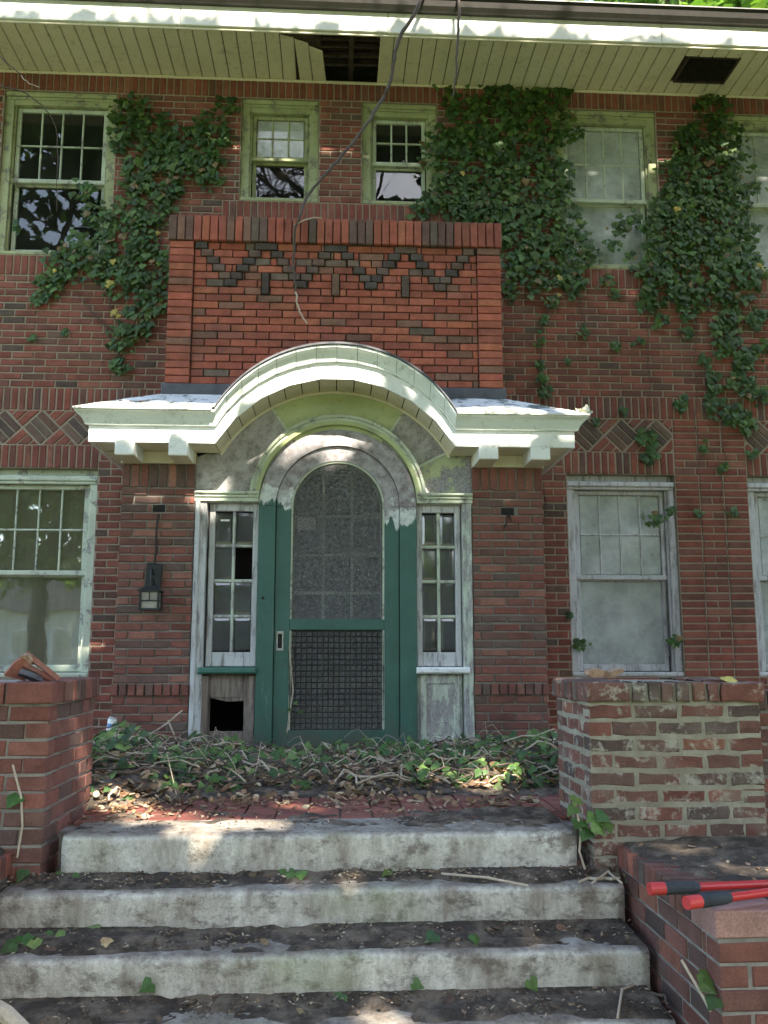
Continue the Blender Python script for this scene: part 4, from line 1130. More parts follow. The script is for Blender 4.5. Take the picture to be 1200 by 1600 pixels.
def low_wall(x0, x1, y0, y1, ztop, label, seed, cat='garden wall', name='terrace_wall', inner=None):
    r = random.Random(seed); root = empty(name, ((x0+x1)/2, (y0+y1)/2, GZ)); tag(root, label, cat)
    m_ = MB(); m_.box(x0+.006, x1-.006, y0+.006, y1-.006, GZ-.05, ztop-.012); m_.build('mortar_core', M['mortar_grey'], root)
    W = Wall(); F = (x0, y0, 0); n = math.ceil((ztop-.1-GZ)/CPR); L = x1-x0; D = y1-y0
    for i in range(n):
        z = ztop-.1-(i+1)*CPR
        W.running(-.007, L+.007, z, 1, CPR, F, PAL_STAIR, bl=.212, off=(.106 if i % 2 else 0), dep=.1, joint=.014, jit=.003, proud=0, r=r)
        for fr in ((x1, y0, R(90)), (x0, y1, R(-90))):
            a, b = (.1, D) if fr[2] > 0 else (0, D-.1)
            W.running(a, b, z, 1, CPR, fr, PAL_STAIR, bl=.212, off=(.106 if i % 2 else .03), dep=.1, joint=.012, jit=.004, proud=0, r=r)
    if inner is None:
        W.soldier(-.01, L+.01, ztop-.1, ztop, F, PAL_STAIR, proud=.015, dep=D+.01, joint=.013, name='cap_brick', r=r)
    else:
        W.add(-.012, L*.33, ztop-.1, ztop, F, (.36, .2, .17), .004, .2, 'cap_brick', .016); W.add(L*.33, L*.66, ztop-.1, ztop, F, (.4, .31, .3), .0, .2, 'cap_brick', .016); W.add(L*.66, L+.012, ztop-.1, ztop, F, pick(PAL_STAIR, r), .002, .2, 'cap_brick', .016)
        fr = (x1, y0, R(90)) if inner > 0 else (x0, y1, R(-90))
        a, b = (.2, D) if inner > 0 else (0, D-.2)
        W.soldier(a, b, ztop-.1, ztop, fr, PAL_STAIR + [((.3, .1, .07), 3)], proud=.008, dep=.2, joint=.012, name='cap_brick', r=r)
    W.objects([k for k in W.b if shows(W, k) > 0], root)
    bb = [k for k in W.b if shows(W, k) <= 0]
    if bb: W.joined(bb, 'brickwork', root)
    return root
low_wall(RPX1+.025, 5.2, -2.84, -2.6, .6, 'shadowed brick terrace wall running off beyond the pale-mortared pier', 8)
low_wall(-5.0, LPX0-.025, -2.84, -2.6, .6, 'brick terrace wall running off beyond the redder pier', 9)
CHZ = -.057
low_wall(1.255, 1.99, -3.97, -2.957, CHZ, 'low brick cheek wall under the red-handled loppers', 12, 'cheek wall', 'cheek_wall', -1)
low_wall(-2.1, -1.352, -3.97, -2.957, CHZ, 'low brick cheek wall below the redder pier', 13, 'cheek wall', 'cheek_wall', 1)
o = soil_patch(1.27, 1.975, -3.95, -2.96, CHZ-.002, .03, None, 4.2, bias=lambda x, y: .03*min(1, (x-1.3)*2.2) - .014); tag(o, 'dark soil lying on top of the low cheek wall under the loppers', 'soil', kind='stuff')
o = soil_patch(-2.08, -1.37, -3.95, -2.96, CHZ-.002, .03, None, 5.2); tag(o, 'dark soil lying on top of the cheek wall below the redder pier', 'soil', kind='stuff')

# ================================================================== LEAVES AND VINES
LEAFP = [(0, .24), (.2, .37), (.35, .25), (.5, .1), (.36, -.1), (.19, -.28), (0, -.58), (-.19, -.28), (-.36, -.1), (-.5, .1), (-.35, .25), (-.2, .37)]
def leaf_local(var):
    r = random.Random(var); k = r.uniform(.85, 1.15); fold = r.uniform(.04, .16); droop = r.uniform(.02, .16)
    pts = [(p[0]*k*r.uniform(.9, 1.1), fold*abs(p[0]) + droop*(p[1]-.1)**2, p[1]*r.uniform(.92, 1.08)) for p in LEAFP]
    return [(0, -.02, .02)] + pts      # lies in XZ, faces -Y
LEAFV = [leaf_local(v) for v in range(8)]
DEADV = []
for v in range(6):
    r = random.Random(50+v); L = r.uniform(.8, 1.2); w = r.uniform(.22, .4); cu = r.uniform(.15, .5)
    row = []
    for i in range(5):
        t = i/4; ww = w*math.sin(math.pi*(.12+.8*t))
        row += [(-ww, cu*ww*1.5 + cu*(t-.5)**2*1.2, (t-.5)*L), (ww, cu*ww*1.5 + cu*(t-.5)**2*1.2 + r.uniform(-.06, .06), (t-.5)*L), ]
    DEADV.append(row)
LEAF_F = [(0, k, k % 12 + 1) for k in range(1, 13)]
DEAD_F = [(2*i, 2*i+1, 2*i+3, 2*i+2) for i in range(4)]
def basis(nrm, tip, spin=0.):
    n = Vector(nrm).normalized(); d = Vector(tip); d = (d - n*d.dot(n)).normalized()
    x = (-n).cross(-d)      # local x, y=-n, z=-d
    m = Matrix((x, -n, -d)).transposed()
    return m
def leaf(mb, p, nrm, tip, size, col, var, dead=False):
    m = basis(nrm, tip); src = DEADV[var % 6] if dead else LEAFV[var % 8]; p = Vector(p)
    mb.mesh([p + m @ (Vector(q)*size) for q in src], DEAD_F if dead else LEAF_F, col)
LEAFME = []
for v in range(8):
    m_ = MB(); m_.mesh(LEAFV[v], LEAF_F); LEAFME.append(m_.data('leaf', M['leaf_obj']))
DEADME = []
for v in range(6):
    m_ = MB(); m_.mesh(DEADV[v], DEAD_F); DEADME.append(m_.data('dry_leaf', M['dead_obj']))
def leaf_obj(p, nrm, tip, size, col, var, parent=None, dead=False, name=None):
    o = bpy.data.objects.new(name or ('dry_leaf' if dead else 'leaf'), (DEADME[var % 6] if dead else LEAFME[var % 8])); COL.objects.link(o)
    m = basis(nrm, tip).to_4x4(); o.matrix_world = Matrix.Translation(p) @ m @ Matrix.Diagonal((size, size, size, 1)); o.color = tuple(col) + (1,)
    if parent: link(o, parent)
    return o
GREENS = [(.042, .09, .018), (.056, .112, .024), (.072, .135, .03), (.032, .068, .018), (.048, .098, .026), (.1, .17, .038)]
FRESH = [(.07, .16, .035), (.11, .2, .05), (.06, .13, .04), (.16, .25, .07)]
DRY = [(.25, .16, .09), (.34, .23, .14), (.19, .115, .07), (.45, .34, .22), (.14, .09, .06)]
def jitcol(c, r, a=.2): 
    k = r.uniform(1-a, 1+a); return (c[0]*k*r.uniform(.9, 1.15), c[1]*k, c[2]*k*r.uniform(.9, 1.1))
def ivy(label, blobs, seed, yellow=(), stems=(), dens=1.0, base=(0, YM, 0)):
    r = random.Random(seed); root = empty('ivy_plant', base); tag(root, label, 'ivy', 'ivy plants on the wall')
    lst = []
    for (px, py, pr) in blobs:
        n = int(pr*pr*.17*dens) + 4
        for _ in range(n):
            a = r.uniform(0, 2*math.pi); d = pr*math.sqrt(r.random())*1.06
            q = Vector((px + d*math.cos(a), py + d*math.sin(a)))
            # ragged edge
            if mnoise.noise(Vector((q.x*.045, q.y*.045, seed))) < -.3 and r.random() < .85: continue
            edge = d/(pr*1.06)
            if edge > .72 and pr > 14 and r.random() < .55: continue
            if edge > .9 and r.random() < .5: q += Vector((r.uniform(-9, 9), r.uniform(-9, 9)))
            depth = r.random()*(1.15-.6*edge)
            thick = min(1., pr/40)
            Y = YM - .02 - .085*thick*depth
            P = at(q.x, q.y, Y)
            if P.z > ZS - .02 and P.y > YE: P.z = min(P.z, ZS-.03)
            nr = (r.uniform(-.55, .55), -1, r.uniform(-.15, .65)); tp = (r.uniform(-.6, .6), r.uniform(-.3, 0), -1)
            sz = r.choice((r.uniform(.03, .055), r.uniform(.055, .11), r.uniform(.045, .08)))  if pr > 12 else r.uniform(.04, .075)
            c = r.choice(GREENS) if pr > 14 else r.choice(GREENS + FRESH[:1])
            if r.random() < .1: c = r.choice(FRESH[:3])
            if r.random() < .025: c = (.2, .14, .06)
            lst.append((depth*thick, P, nr, tp, sz, jitcol(c, r), r.randrange(8)))
    for (px, py, k) in yellow:
        for _ in range((k+1)//2):
            P = at(px + r.uniform(-7, 7), py + r.uniform(-9, 9), YM-.2)
            lst.append((2, P, (r.uniform(-.4, .4), -1, .2), (r.uniform(-.5, .5), 0, -1), r.uniform(.05, .08), jitcol((.42, .34, .06), r), r.randrange(8)))
    lst.sort(key=lambda t: -t[0])
    for t in lst[:280]: leaf_obj(*t[1:], parent=root)
    m_ = MB()
    for t in lst[280:]: leaf(m_, *t[1:])
    m_.build('foliage', M['leaf_att'], root, kind='stuff')
    m_ = MB()
    for (pts, rad) in stems:
        P = []
        for (a, b) in zip(pts[:-1], pts[1:]):
            for k in range(14):
                t = k/14; yy = a[1]+(b[1]-a[1])*t; P.append(at(a[0]+(b[0]-a[0])*t + 9*mnoise.noise(Vector((yy*.03, seed, a[0]*.1))) + 2.5*mnoise.noise(Vector((yy*.13, seed, 7))), yy, YM-.014-.008*abs(mnoise.noise(Vector((yy*.05, 3, seed))))))
        m_.tube(P, rad, 5, r1=rad*.6)
        for w in range(len(P)//3):              # short clinging side runners
            q0 = r.choice(P); L = r.uniform(.05, .22); sx = r.choice((-1, 1)); m_.tube([q0, q0+Vector((sx*L*.5, .004, r.uniform(-.03, .06))), q0+Vector((sx*L, .006, r.uniform(-.08, .12)))], rad*.45, 4, r1=.001)
    if stems: m_.build('stem', M['vine'], root)
    return root
ivy('dark ivy climbing beside the upstairs window with eight dark panes',
    [(205,185,36),(240,215,40),(215,270,30),(265,270,45),(300,235,38),(330,205,34),(352,168,18),(325,262,30),(230,320,45),(200,370,50),(150,400,33),(105,412,32),(78,442,24),(60,466,12),(230,420,40),(240,470,24),(215,500,27),(190,532,24),(185,572,13),(130,300,14),(148,335,22),(120,382,22),(180,440,30),(100,518,5),(50,526,6),(25,352,8),(185,225,15)], 31,
    [(178,490,5),(168,440,3),(85,420,2),(173,402,2),(245,362,2)], [([(190,560),(165,515),(140,480),(128,465)],.006),([(205,540),(180,500),(160,420)],.005),([(240,480),(260,300)],.006),([(170,585),(186,560)],.004)], base=(-2.2, YM, GZ))
ivy('broad dark ivy mass between the small upstairs window and the parapet end',
    [(700,150,18),(722,205,48),(692,240,34),(760,180,48),(800,165,38),(850,170,38),(884,130,13),(880,205,28),(762,260,58),(820,240,58),(868,282,34),(700,300,38),(660,322,18),(742,332,46),(800,345,52),(860,350,50),(902,392,32),(828,412,48),(890,440,28),(862,470,10),(850,145,18),(850,500,8),(842,530,10),(848,590,8),(852,612,9),(885,565,5),(912,520,7),(960,540,7),(845,570,7),(800,455,12)], 32,
    [(878,462,1),(870,435,2),(730,275,2)], [([(855,480),(845,540),(850,620),(848,700),(852,830)],.006),([(800,460),(790,300),(760,180)],.008),([(905,445),(915,530)],.004)], base=(1.9, YM, GZ))
ivy('ivy with trailing stems between the two white-shaded upstairs windows',
    [(1112,172,28),(1130,222,40),(1082,222,34),(1050,300,20),(1020,350,16),(1060,410,34),(1020,420,24),(1015,455,18),(1085,330,40),(1062,262,22),(1100,292,52),(1150,282,42),(1045,330,28),(1082,362,54),(1140,372,48),(1030,385,22),(972,352,18),(960,385,10),(992,342,10),(1042,440,40),(1100,442,48),(1150,432,42),(1012,478,13),(1180,410,14),(1140,492,18),(1072,482,20),(1150,540,16),(1160,602,23),(1110,580,8),(1122,640,20),(1170,662,16),(1190,490,10),(1065,630,11),(1012,682,13),(1016,712,13),(1042,262,12),(1110,622,10),(1130,520,20),(1165,560,22),(1120,600,16),(1150,650,20),(1185,620,16),(1172,705,12),(1100,560,9),(1190,545,14),(1180,500,16),(1120,545,12),(950,440,10),(985,400,8),(1075,520,9),(1035,500,10),(960,458,7),(975,642,7),(1000,532,5),(930,660,6),(1025,812,11),(1055,1000,10),(905,1006,9),(1090,802,5),(1100,700,6),(1130,730,5),(990,420,5),(1000,360,8),(1048,795,6),(1145,800,6),(890,960,4)], 33,
    [(1190,412,3),(1065,335,1)], [([(1088,380),(1085,520),(1090,700),(1100,860),(1106,1040)],.004),([(1130,640),(1128,760),(1145,960),(1150,1050)],.004),([(1150,450),(1155,560),(1165,690)],.008),([(1010,480),(1015,560),(1012,690)],.004)], base=(3.5, YM, GZ))
# dark stems in the corner beside the entrance block
rr = random.Random(3)

# ---- ivy cuttings and dead leaves heaped on the terrace
def mound_h(x, y):
    v = (y+2.12)/1.0
    front = -2.02 - .1*fbm(x*2, 0, 1) - (.28 if x < -.75 else 0)*min(1, (-x-.75)*3)
    t = max(0, min(1, (y-front)/.5)); u = max(0, min(1, (-.05-y)/.5))
    h = .055 + .085*max(0, -x-.55)*1.6 + .05*max(0, x-.55)*1.5
    h = min(h, .165)
    if abs(x+.25) < .2: h *= .6
    return t*(.45+.55*u)*h*(1+.6*fbm(x*3, y*3, 5)) - .012*(1-t)
m_ = MB(); NX, NY = 130, 90; X0, X1, Y0, Y1 = -1.62, 1.68, -2.46, .0
for i in range(NX+1):
    for j in range(NY+1):
        x = X0+(X1-X0)*i/NX; y = Y0+(Y1-Y0)*j/NY; m_.v.append((x, y, mound_h(x, y) + .012*mnoise.noise(Vector((x*22, y*22, 0))) + .004))
for i in range(NX):
    for j in range(NY):
        a = i*(NY+1)+j
        q = (a, a+NY+1, a+NY+2, a+1)
        if max(m_.v[k][2] for k in q) < .004: continue
        m_.f.append(q); m_.c.append(None)
o = m_.build('leaf_mould', M['soil'], smooth=True); tag(o, 'heap of brown leaf mould in front of the green door', 'leaf mould', kind='stuff')
r = random.Random(77); mg = MB(); md = MB(); gl = []
def on_mound(r):
    while True:
        x = r.uniform(-1.6, 1.6); y = r.uniform(-2.4, -.06); h = mound_h(x, y)
        if h > .012 and not (x < -1.2 and y < -2.18) and not (x > 1.12 and y < -2.35): return x, y, h
for i in range(2300):
    x, y, h = on_mound(r)
    if fbm(x*2.4, y*2.4, 8, 3) < -.18 and r.random() < .85: continue
    if abs(x+.22) < .28 and y < -1.2 and r.random() < .75: continue
    if r.random() < .15 and abs(x) < .5: continue
    lift = r.random()**2*.085
    p = (x, y, h+.012+lift); n = (r.uniform(-.7, .7), r.uniform(-1.1, .1), r.uniform(.4, 1.2)); t = (r.uniform(-1, 1), r.uniform(-1, .3), r.uniform(-.5, .1))
    c = r.choice(FRESH if r.random() < .62 else GREENS[1:]); gl.append((lift - y*.02, p, n, t, r.uniform(.04, .085), jitcol(c, r), r.randrange(8)))
gl.sort(key=lambda q: -q[0]); cover = empty('ivy_cuttings', (0, -1.2, 0)); tag(cover, 'cut ivy with fresh green leaves heaped across the terrace', 'ivy cuttings')
for q in gl[:260]: leaf_obj(*q[1:], parent=cover)
for q in gl[260:]: leaf(mg, *q[1:])
mg.build('foliage', M['leaf_att'], cover, kind='stuff')
for i in range(3000):
    x, y, h = on_mound(r)
    p = (x, y, h+.01+r.random()*.045); leaf(md, p, (r.uniform(-.7, .7), r.uniform(-.7, .5), 1), (r.uniform(-1, 1), r.uniform(-1, 1), 0), r.uniform(.03, .075), jitcol(r.choice(DRY), r), r.randrange(6), True)
for i in range(620):       # dry fringe along the front of the heap
    x = r.choice((r.uniform(-1.18, -.35), r.uniform(.05, 1.1), r.uniform(-.5, .3))); y = -2.0 - .1*fbm(x*2, 0, 1) + r.gauss(0, .17) - (.22 if x < -.8 else 0)
    if fbm(x*5, y*5, 2) < -.12: continue
    leaf(md, (x, y, max(mound_h(x, y), 0)+.01+.025*r.random()), (r.uniform(-.8, .8), r.uniform(-.8, .5), .9), (r.uniform(-1, 1), r.uniform(-1, 1), r.uniform(-.5, .2)), r.uniform(.02, .06), jitcol(r.choice(DRY), r, .35), r.randrange(6), True)
for i in range(420):       # strays along the front of the heap and the top step
    x = r.uniform(-1.13, 1.05); y = -2.1 - abs(r.gauss(0, .2)); 
    if y < -2.9 or (x > -.7 and x < .7 and r.random() < .75): continue
    leaf(md, (x, y, .012), (r.uniform(-.4, .4), r.uniform(-.4, .4), 1), (r.uniform(-1, 1), r.uniform(-1, 1), 0), r.uniform(.02, .05), jitcol(r.choice(DRY), r), r.randrange(6), True)
o = md.build('dead_leaves', M['dead_att']); tag(o, 'brown dead leaves strewn over the heap before the door', 'dead leaves', kind='stuff')
mt = MB(); mp = MB()
for i in range(330):
    x, y, h = on_mound(r); L = r.uniform(.12, .5); a = r.uniform(0, 2*math.pi); pts = []
    for k in range(5):
        t = (k/4-.5)*L; pts.append((x+math.cos(a)*t + r.uniform(-.02, .02), y+math.sin(a)*t*.7 + r.uniform(-.02, .02), max(h, .01)+.015+.05*r.random()+.05*math.sin(k*math.pi/4)*r.random()))
    if any(p[0] < -1.2 and p[1] < -2.15 or p[0] > 1.12 and p[1] < -2.3 or p[1] > -.06 for p in pts): continue
    (mp if r.random() < .35 else mt).tube(pts, r.uniform(.002, .006), 5)
for i in range(170):       # loose stems standing up out of the heap
    x, y, h = on_mound(r); L = r.uniform(.08, .24); a = r.uniform(0, 6.28); b = Vector((math.cos(a), math.sin(a)*.5, r.uniform(.5, 1.6))).normalized()*L; p = Vector((x, y, h))
    q = p + b; e_ = q + Vector((b.x*.8, b.y*.8, -.3*b.z)) + Vector((r.uniform(-.03, .03), 0, r.uniform(-.02, .03)))
    if e_.x < -1.18 or e_.x > 1.1 or e_.y > -.08: continue
    (mp if r.random() < .5 else mt).tube([p, p.lerp(q, .5)+Vector((r.uniform(-.012, .012), 0, .01)), q, q.lerp(e_, .5)+Vector((0, 0, .012)), e_], r.uniform(.0016, .0034), 4, r1=.001)
o = mt.build('brown_twigs', M['vine'], cover, kind='stuff'); o = mp.build('pale_twigs', M['vine_pale'], cover, kind='stuff')
# litter on the treads
ml = MB()
for si in range(1, 4):
    yf, zt, xa, xb, dep = STEPS[si]; yb = STEPS[si-1][0]
    for i in range(260):
        x = r.uniform(xa, xb); t = r.random()**.5; y = yf+.03+(yb-yf-.05)*t
        w = .3 + .7*min(1, abs(x)/1.1)
        if r.random() > w: continue
        leaf(ml, (x, y, zt+.014+.016*t), (r.uniform(-.5, .5), r.uniform(-.6, .3), 1), (r.uniform(-1, 1), r.uniform(-1, 1), 0), r.uniform(.008, .026) if r.random() < .85 else r.uniform(.03, .05), jitcol(r.choice(((.11, .075, .05), (.17, .11, .07), (.08, .055, .04), (.26, .19, .12))), r), r.randrange(6), True)
for i in range(60):
    leaf(ml, (r.uniform(1.3, 1.93), r.uniform(-3.9, -3.0), CHZ+.018), (r.uniform(-.4, .4), r.uniform(-.4, .3), 1), (r.uniform(-1, 1), r.uniform(-1, 1), 0), r.uniform(.012, .035), jitcol(r.choice(DRY), r), r.randrange(6), True)
for si in range(0, 4):
    yf, zt, xa, xb, dep = STEPS[si]; yb = STEPS[si-1][0] if si else -2.1
    for i in range(800):
        x = r.uniform(xa, xb); t = r.random()**.8; y = yf+.02+(yb-yf-.03)*t
        if fbm(x*4, y*4, si, 3) < -.1: continue
        a = Vector((r.uniform(-1, 1), r.uniform(-1, 1), r.uniform(-.2, .2))).normalized()*r.uniform(.004, .016); b = a.cross(Vector((r.uniform(-.3, .3), r.uniform(-.3, .3), 1))).normalized()*r.uniform(.002, .006); p = Vector((x, y, zt+.012+(.022*t if si else .004)))
        ml.mesh([p-a, p+b, p+a, p-b, p+Vector((0, 0, .005))], [(0, 1, 4), (1, 2, 4), (2, 3, 4), (3, 0, 4)], jitcol(r.choice(((.07, .052, .04), (.1, .075, .055), (.18, .135, .095), (.27, .22, .16), (.13, .1, .075), (.38, .33, .25))), r, .3))
o = ml.build('leaf_litter', M['dead_att']); tag(o, 'small brown leaf litter scattered over the steps and cheek walls', 'leaf litter', kind='stuff')
# single leaves and sprigs one can point at
def sprig(label, pts, cat='ivy sprig', n=0, zoff=.012, size=(.05, .08), stem=None, cols=FRESH):
    c = pts[0]; root = empty('ivy_sprig', c); tag(root, label, cat)
    for p in pts:
        leaf_obj(Vector(p), (r.uniform(-.4, .4), -.7, r.uniform(.4, 1)), (r.uniform(-.8, .8), -.6, -.3), r.uniform(*size), jitcol(r.choice(cols), r), r.randrange(8), root)
    if stem: m_ = MB(); m_.tube(stem, .005, 5); m_.build('stem', M['vine_pale'], root)
    return root
def on_step(px, py, k): return atz(px, py, STEPS[k][1]+.025)
def lone(label, p, size, cols=FRESH, dead=False, nrm=None):
    o = leaf_obj(p, nrm or (r.uniform(-.3, .3), -.55, .8), (r.uniform(-1, 1), -.5, -.2), size, jitcol(r.choice(cols), r), r.randrange(8), None, dead, 'fallen_leaf'); tag(o, label, 'leaf', 'fallen leaves on the steps'); return o
lone('pale green leaf lying left on the third tread', on_step(143, 1453, 2), .085, [(.2, .28, .12)])
lone('tan dry leaf curled beside the pale green leaf', on_step(172, 1474, 2), .1, [(.45, .3, .18)], True)
lone('green leaf hanging over the face of the lowest full riser at its left', at(231, 1540, -3.43), .062, FRESH, False, (0, -1, .2))
lone('green leaf against the lowest full riser near its middle', at(651, 1538, -3.43), .056, FRESH, False, (0, -1, .3))
lone('broad green leaf on the bottom tread below the riser leaf', on_step(530, 1560, 3), .075)
lone('small green leaf at the bottom right of the lowest riser', at(832, 1537, -3.43), .065, FRESH, False, (0, -1, .3))
lone('green leaf lying in the middle of the third tread', on_step(675, 1464, 2), .075)
lone('green leaf on the third tread toward the cheek wall', on_step(742, 1466, 2), .06)
lone('brown leaf standing against the top riser near the pale-mortared pier', on_step(864, 1357, 1), .075, [(.25, .13, .09)], True)
lone('second brown leaf by the foot of the pale-mortared pier', on_step(898, 1345, 1), .1, [(.3, .17, .11)], True)
lone('small blue-green leaf on the second tread near its middle', on_step(605, 1362, 1), .06, GREENS[2:])
sprig('ivy sprig on the second tread near the middle of the top riser', [on_step(440, 1362, 1), on_step(455, 1366, 1), on_step(470, 1366, 1)], size=(.05, .075))
sprig('ivy leaves gathered on the left end of the third tread', [on_step(15, 1478, 2), on_step(35, 1470, 2), on_step(55, 1474, 2), on_step(95, 1465, 2), on_step(80, 1462, 2)])
sprig('green leaves at the foot of the redder pier', [on_step(105, 1362, 1), on_step(90, 1368, 1), on_step(120, 1372, 1)], size=(.06, .09))
p0 = Vector((1.1, -2.97, -.16))
sprig('fresh ivy shoot climbing the corner of the pale-mortared pier', [at(895, 1265, -2.99), at(905, 1285, -2.99), at(925, 1278, -3.), at(940, 1275, -3.), at(950, 1290, -3.), at(915, 1300, -2.99), at(900, 1250, -2.98), at(935, 1292, -3.01)], size=(.06, .1), stem=[p0, at(905, 1330, -2.985), at(908, 1300, -2.985), at(900, 1262, -2.98)])
sprig('green leaf low on the front of the redder pier', [at(22, 1248, -2.97), at(35, 1365, -3.0)], size=(.07, .09), stem=[at(20, 1195, -2.965), at(33, 1245, -2.97), at(35, 1290, -2.97), at(27, 1340, -2.965)])
sprig('dark green leaves on the side of the low cheek wall', [at(1105, 1540, -3.93), at(1115, 1565, -3.96), at(1100, 1525, -3.9)], size=(.05, .075), cols=GREENS[2:], stem=[at(1065, 1500, -3.85), at(1100, 1560, -3.93), at(1110, 1580, -3.96)])
sprig('ivy leaf tuft at the back corner of the cheek wall', [at(978, 1368, -3.04), at(985, 1375, -3.06)], size=(.03, .05))
sprig('ivy shoots caught in the lower wire grid of the door', [at(452, 1108, .03), at(470, 1112, .03), at(462, 1098, .03)], size=(.04, .06), cols=GREENS[3:], stem=[at(448, 1145, .035), at(458, 1080, .04), at(452, 1010, .04)])
# dead twigs on the bottom tread
for i, (lab, a, b, c) in enumerate((('pale forked twig on the soil below the cheek wall', (965, 1590), (972, 1555), (990, 1545)), ('dark bent twig beside the cheek wall', (1015, 1553), (1040, 1565), (1042, 1575)))):
    m_ = MB(); m_.tube([on_step(*a, 3), on_step(*b, 3)+Vector((0, 0, .02)), on_step(*c, 3)+Vector((0, 0, .015))], .005, 5); o = m_.build('dead_twig', M['vine_pale'] if i == 0 else M['vine']); tag(o, lab, 'twig')
m_ = MB(); m_.tube([on_step(690, 1365, 1), on_step(760, 1375, 1)+Vector((0, 0, .01)), on_step(825, 1384, 1)], .005, 5); o = m_.build('dead_twig', M['vine_pale']); tag(o, 'thin pale twig along the second tread', 'twig')
m_ = MB(); m_.tube([on_step(905, 1378, 1)]+[on_step(920+12*k, 1372+(k % 2)*6, 1)+Vector((0, 0, .012*(k % 2))) for k in range(5)], .006, 5); m_.tube([on_step(925, 1380, 1), on_step(950, 1370, 1)+Vector((0, 0, .02)), on_step(972, 1380, 1)], .005, 5); o = m_.build('dead_root', M['vine_pale']); tag(o, 'tangle of pale dead roots at the right end of the second tread', 'roots')
m_ = MB(); m_.tube([at(215, 1160, -.5), at(262, 1130, -.5), at(275, 1118, -.52), at(285, 1110, -.5)], .006, 5); m_.tube([at(262, 1125, -.52), at(275, 1155, -.5), at(285, 1165, -.5)], .006, 5); m_.tube([at(200, 1168, -.6), at(240, 1155, -.5)], .005, 5)
o = m_.build('dead_twig', M['vine_pale']); tag(o, 'pale dead twigs sticking up before the lantern pier', 'twig')
m_ = MB(); P = [Vector((-1.32, -3.62, -.5)), Vector((-1.36, -3.72, -.47)), Vector((-1.42, -3.8, -.45))]
m_ = MB(); m_.tube([at(-30, 1562, -3.75), at(10, 1585, -3.8), at(40, 1615, -3.85)], .028, 8); o = m_.build('cut_branch', M['vine_pale']); tag(o, 'pale cut branch at the bottom left corner', 'branch')

# ---- dead vines hanging from the gutter
def hang(label, pts, rad, r1, pale_from=None, extra=()):
    root = empty('hanging_vine', pts[0]); tag(root, label, 'vine'); P = []
    pts = [Vector(p) for p in pts]
    for i in range(len(pts)-1):
        a, b = pts[i], pts[i+1]; p_ = pts[max(0, i-1)]; n_ = pts[min(len(pts)-1, i+2)]
        for k in range(6):
            t = k/6; P.append(.5*((2*a) + (b-p_)*t + (2*p_-5*a+4*b-n_)*t*t + (3*a-p_-3*b+n_)*t**3) + Vector((r.uniform(-1, 1), 0, r.uniform(-1, 1)))*.006)
    P.append(pts[-1]); 
    cut = len(P) if pale_from is None else int(len(P)*pale_from)
    m_ = MB(); m_.tube(P[:cut], rad, 6, r1=r1); m_.build('stem', M['vine'], root, smooth=True)
    if cut < len(P)-1: m_ = MB(); m_.tube(P[cut-1:], r1, 6, r1=r1*.8); m_.build('bare_tip', M['vine_pale'], root, smooth=True)
    for e_ in extra: m_ = MB(); m_.tube([Vector(q) for q in e_], .007, 6, r1=.005); m_.build('side_shoot', M['vine_pale'], root)
    return root
GY = .26
hang('long dead vine looping from the gutter down across the parapet', [at(668, -30, GY), at(650, 18, GY-.02), at(622, 65, GY), at(612, 120, GY+.05), at(600, 150, .3), at(565, 205, .2), at(520, 260, .1), at(485, 300, .02), at(465, 345, -.08), at(460, 380, -.07), at(459, 420, -.06), at(462, 455, -.06), at(467, 483, -.06), at(480, 506, -.07)], .02, .008, .86,
     [[at(460, 352, -.07), at(475, 344, -.08), at(490, 340, -.09), at(503, 341, -.09)]])
hang('short dead vine hanging straight from the gutter before the ivy', [at(718, -30, GY), at(717, 30, GY), at(714, 75, GY), at(712, 120, GY+.02), at(708, 152, GY+.05)], .014, .008)
hang('thin bare shoots reaching in before the upstairs window with eight panes', [at(-40, 40, GY), at(0, 88, GY), at(25, 110, GY), at(45, 130, GY), at(62, 136, GY)], .008, .004, .6)
hang('long thin shoot bending down in front of the eight-paned window', [at(-40, 100, GY), at(0, 133, GY), at(40, 145, GY+.05), at(70, 170, GY+.1), at(85, 195, GY+.15), at(90, 230, GY+.2), at(88, 330, GY+.2)], .007, .003)

# ================================================================== SMALL THINGS
# wall lantern hanging askew on its wire
lan = empty('wall_lantern', (-1.37, -.05, 1.1)); tag(lan, 'black metal wall lantern hanging crooked on the brick entrance pier', 'lantern')
def rot(p, c, a): 
    x, z = p[0]-c[0], p[2]-c[1]; return (c[0]+x*math.cos(a)-z*math.sin(a), p[1], c[1]+x*math.sin(a)+z*math.cos(a))
m_ = MB(); m_.cbox(-1.447, -1.325, -.03, -.012, 1.235, 1.452, .006); m_.v = [rot(v, (-1.385, 1.35), R(-4)) for v in m_.v]; m_.build('back_plate', M['black_metal'], lan)
m_ = MB(); m_.tube([(-1.385, -.032, 1.36), (-1.388, -.07, 1.4), (-1.39, -.11, 1.39), (-1.385, -.13, 1.33), (-1.38, -.135, 1.265)], .008, 6); m_.tube([(-1.385, -.032, 1.27), (-1.37, -.08, 1.31), (-1.39, -.125, 1.34)], .006, 6); m_.build('arm', M['black_metal'], lan)
LC = (-1.375, -.14); hw = .066
m_ = MB(); z0, z1, z2 = 1.245, 1.285, 1.235
rf = [(LC[0]-.085, LC[1]-.08), (LC[0]+.085, LC[1]-.08), (LC[0]+.085, LC[1]+.08), (LC[0]-.085, LC[1]+.08)]
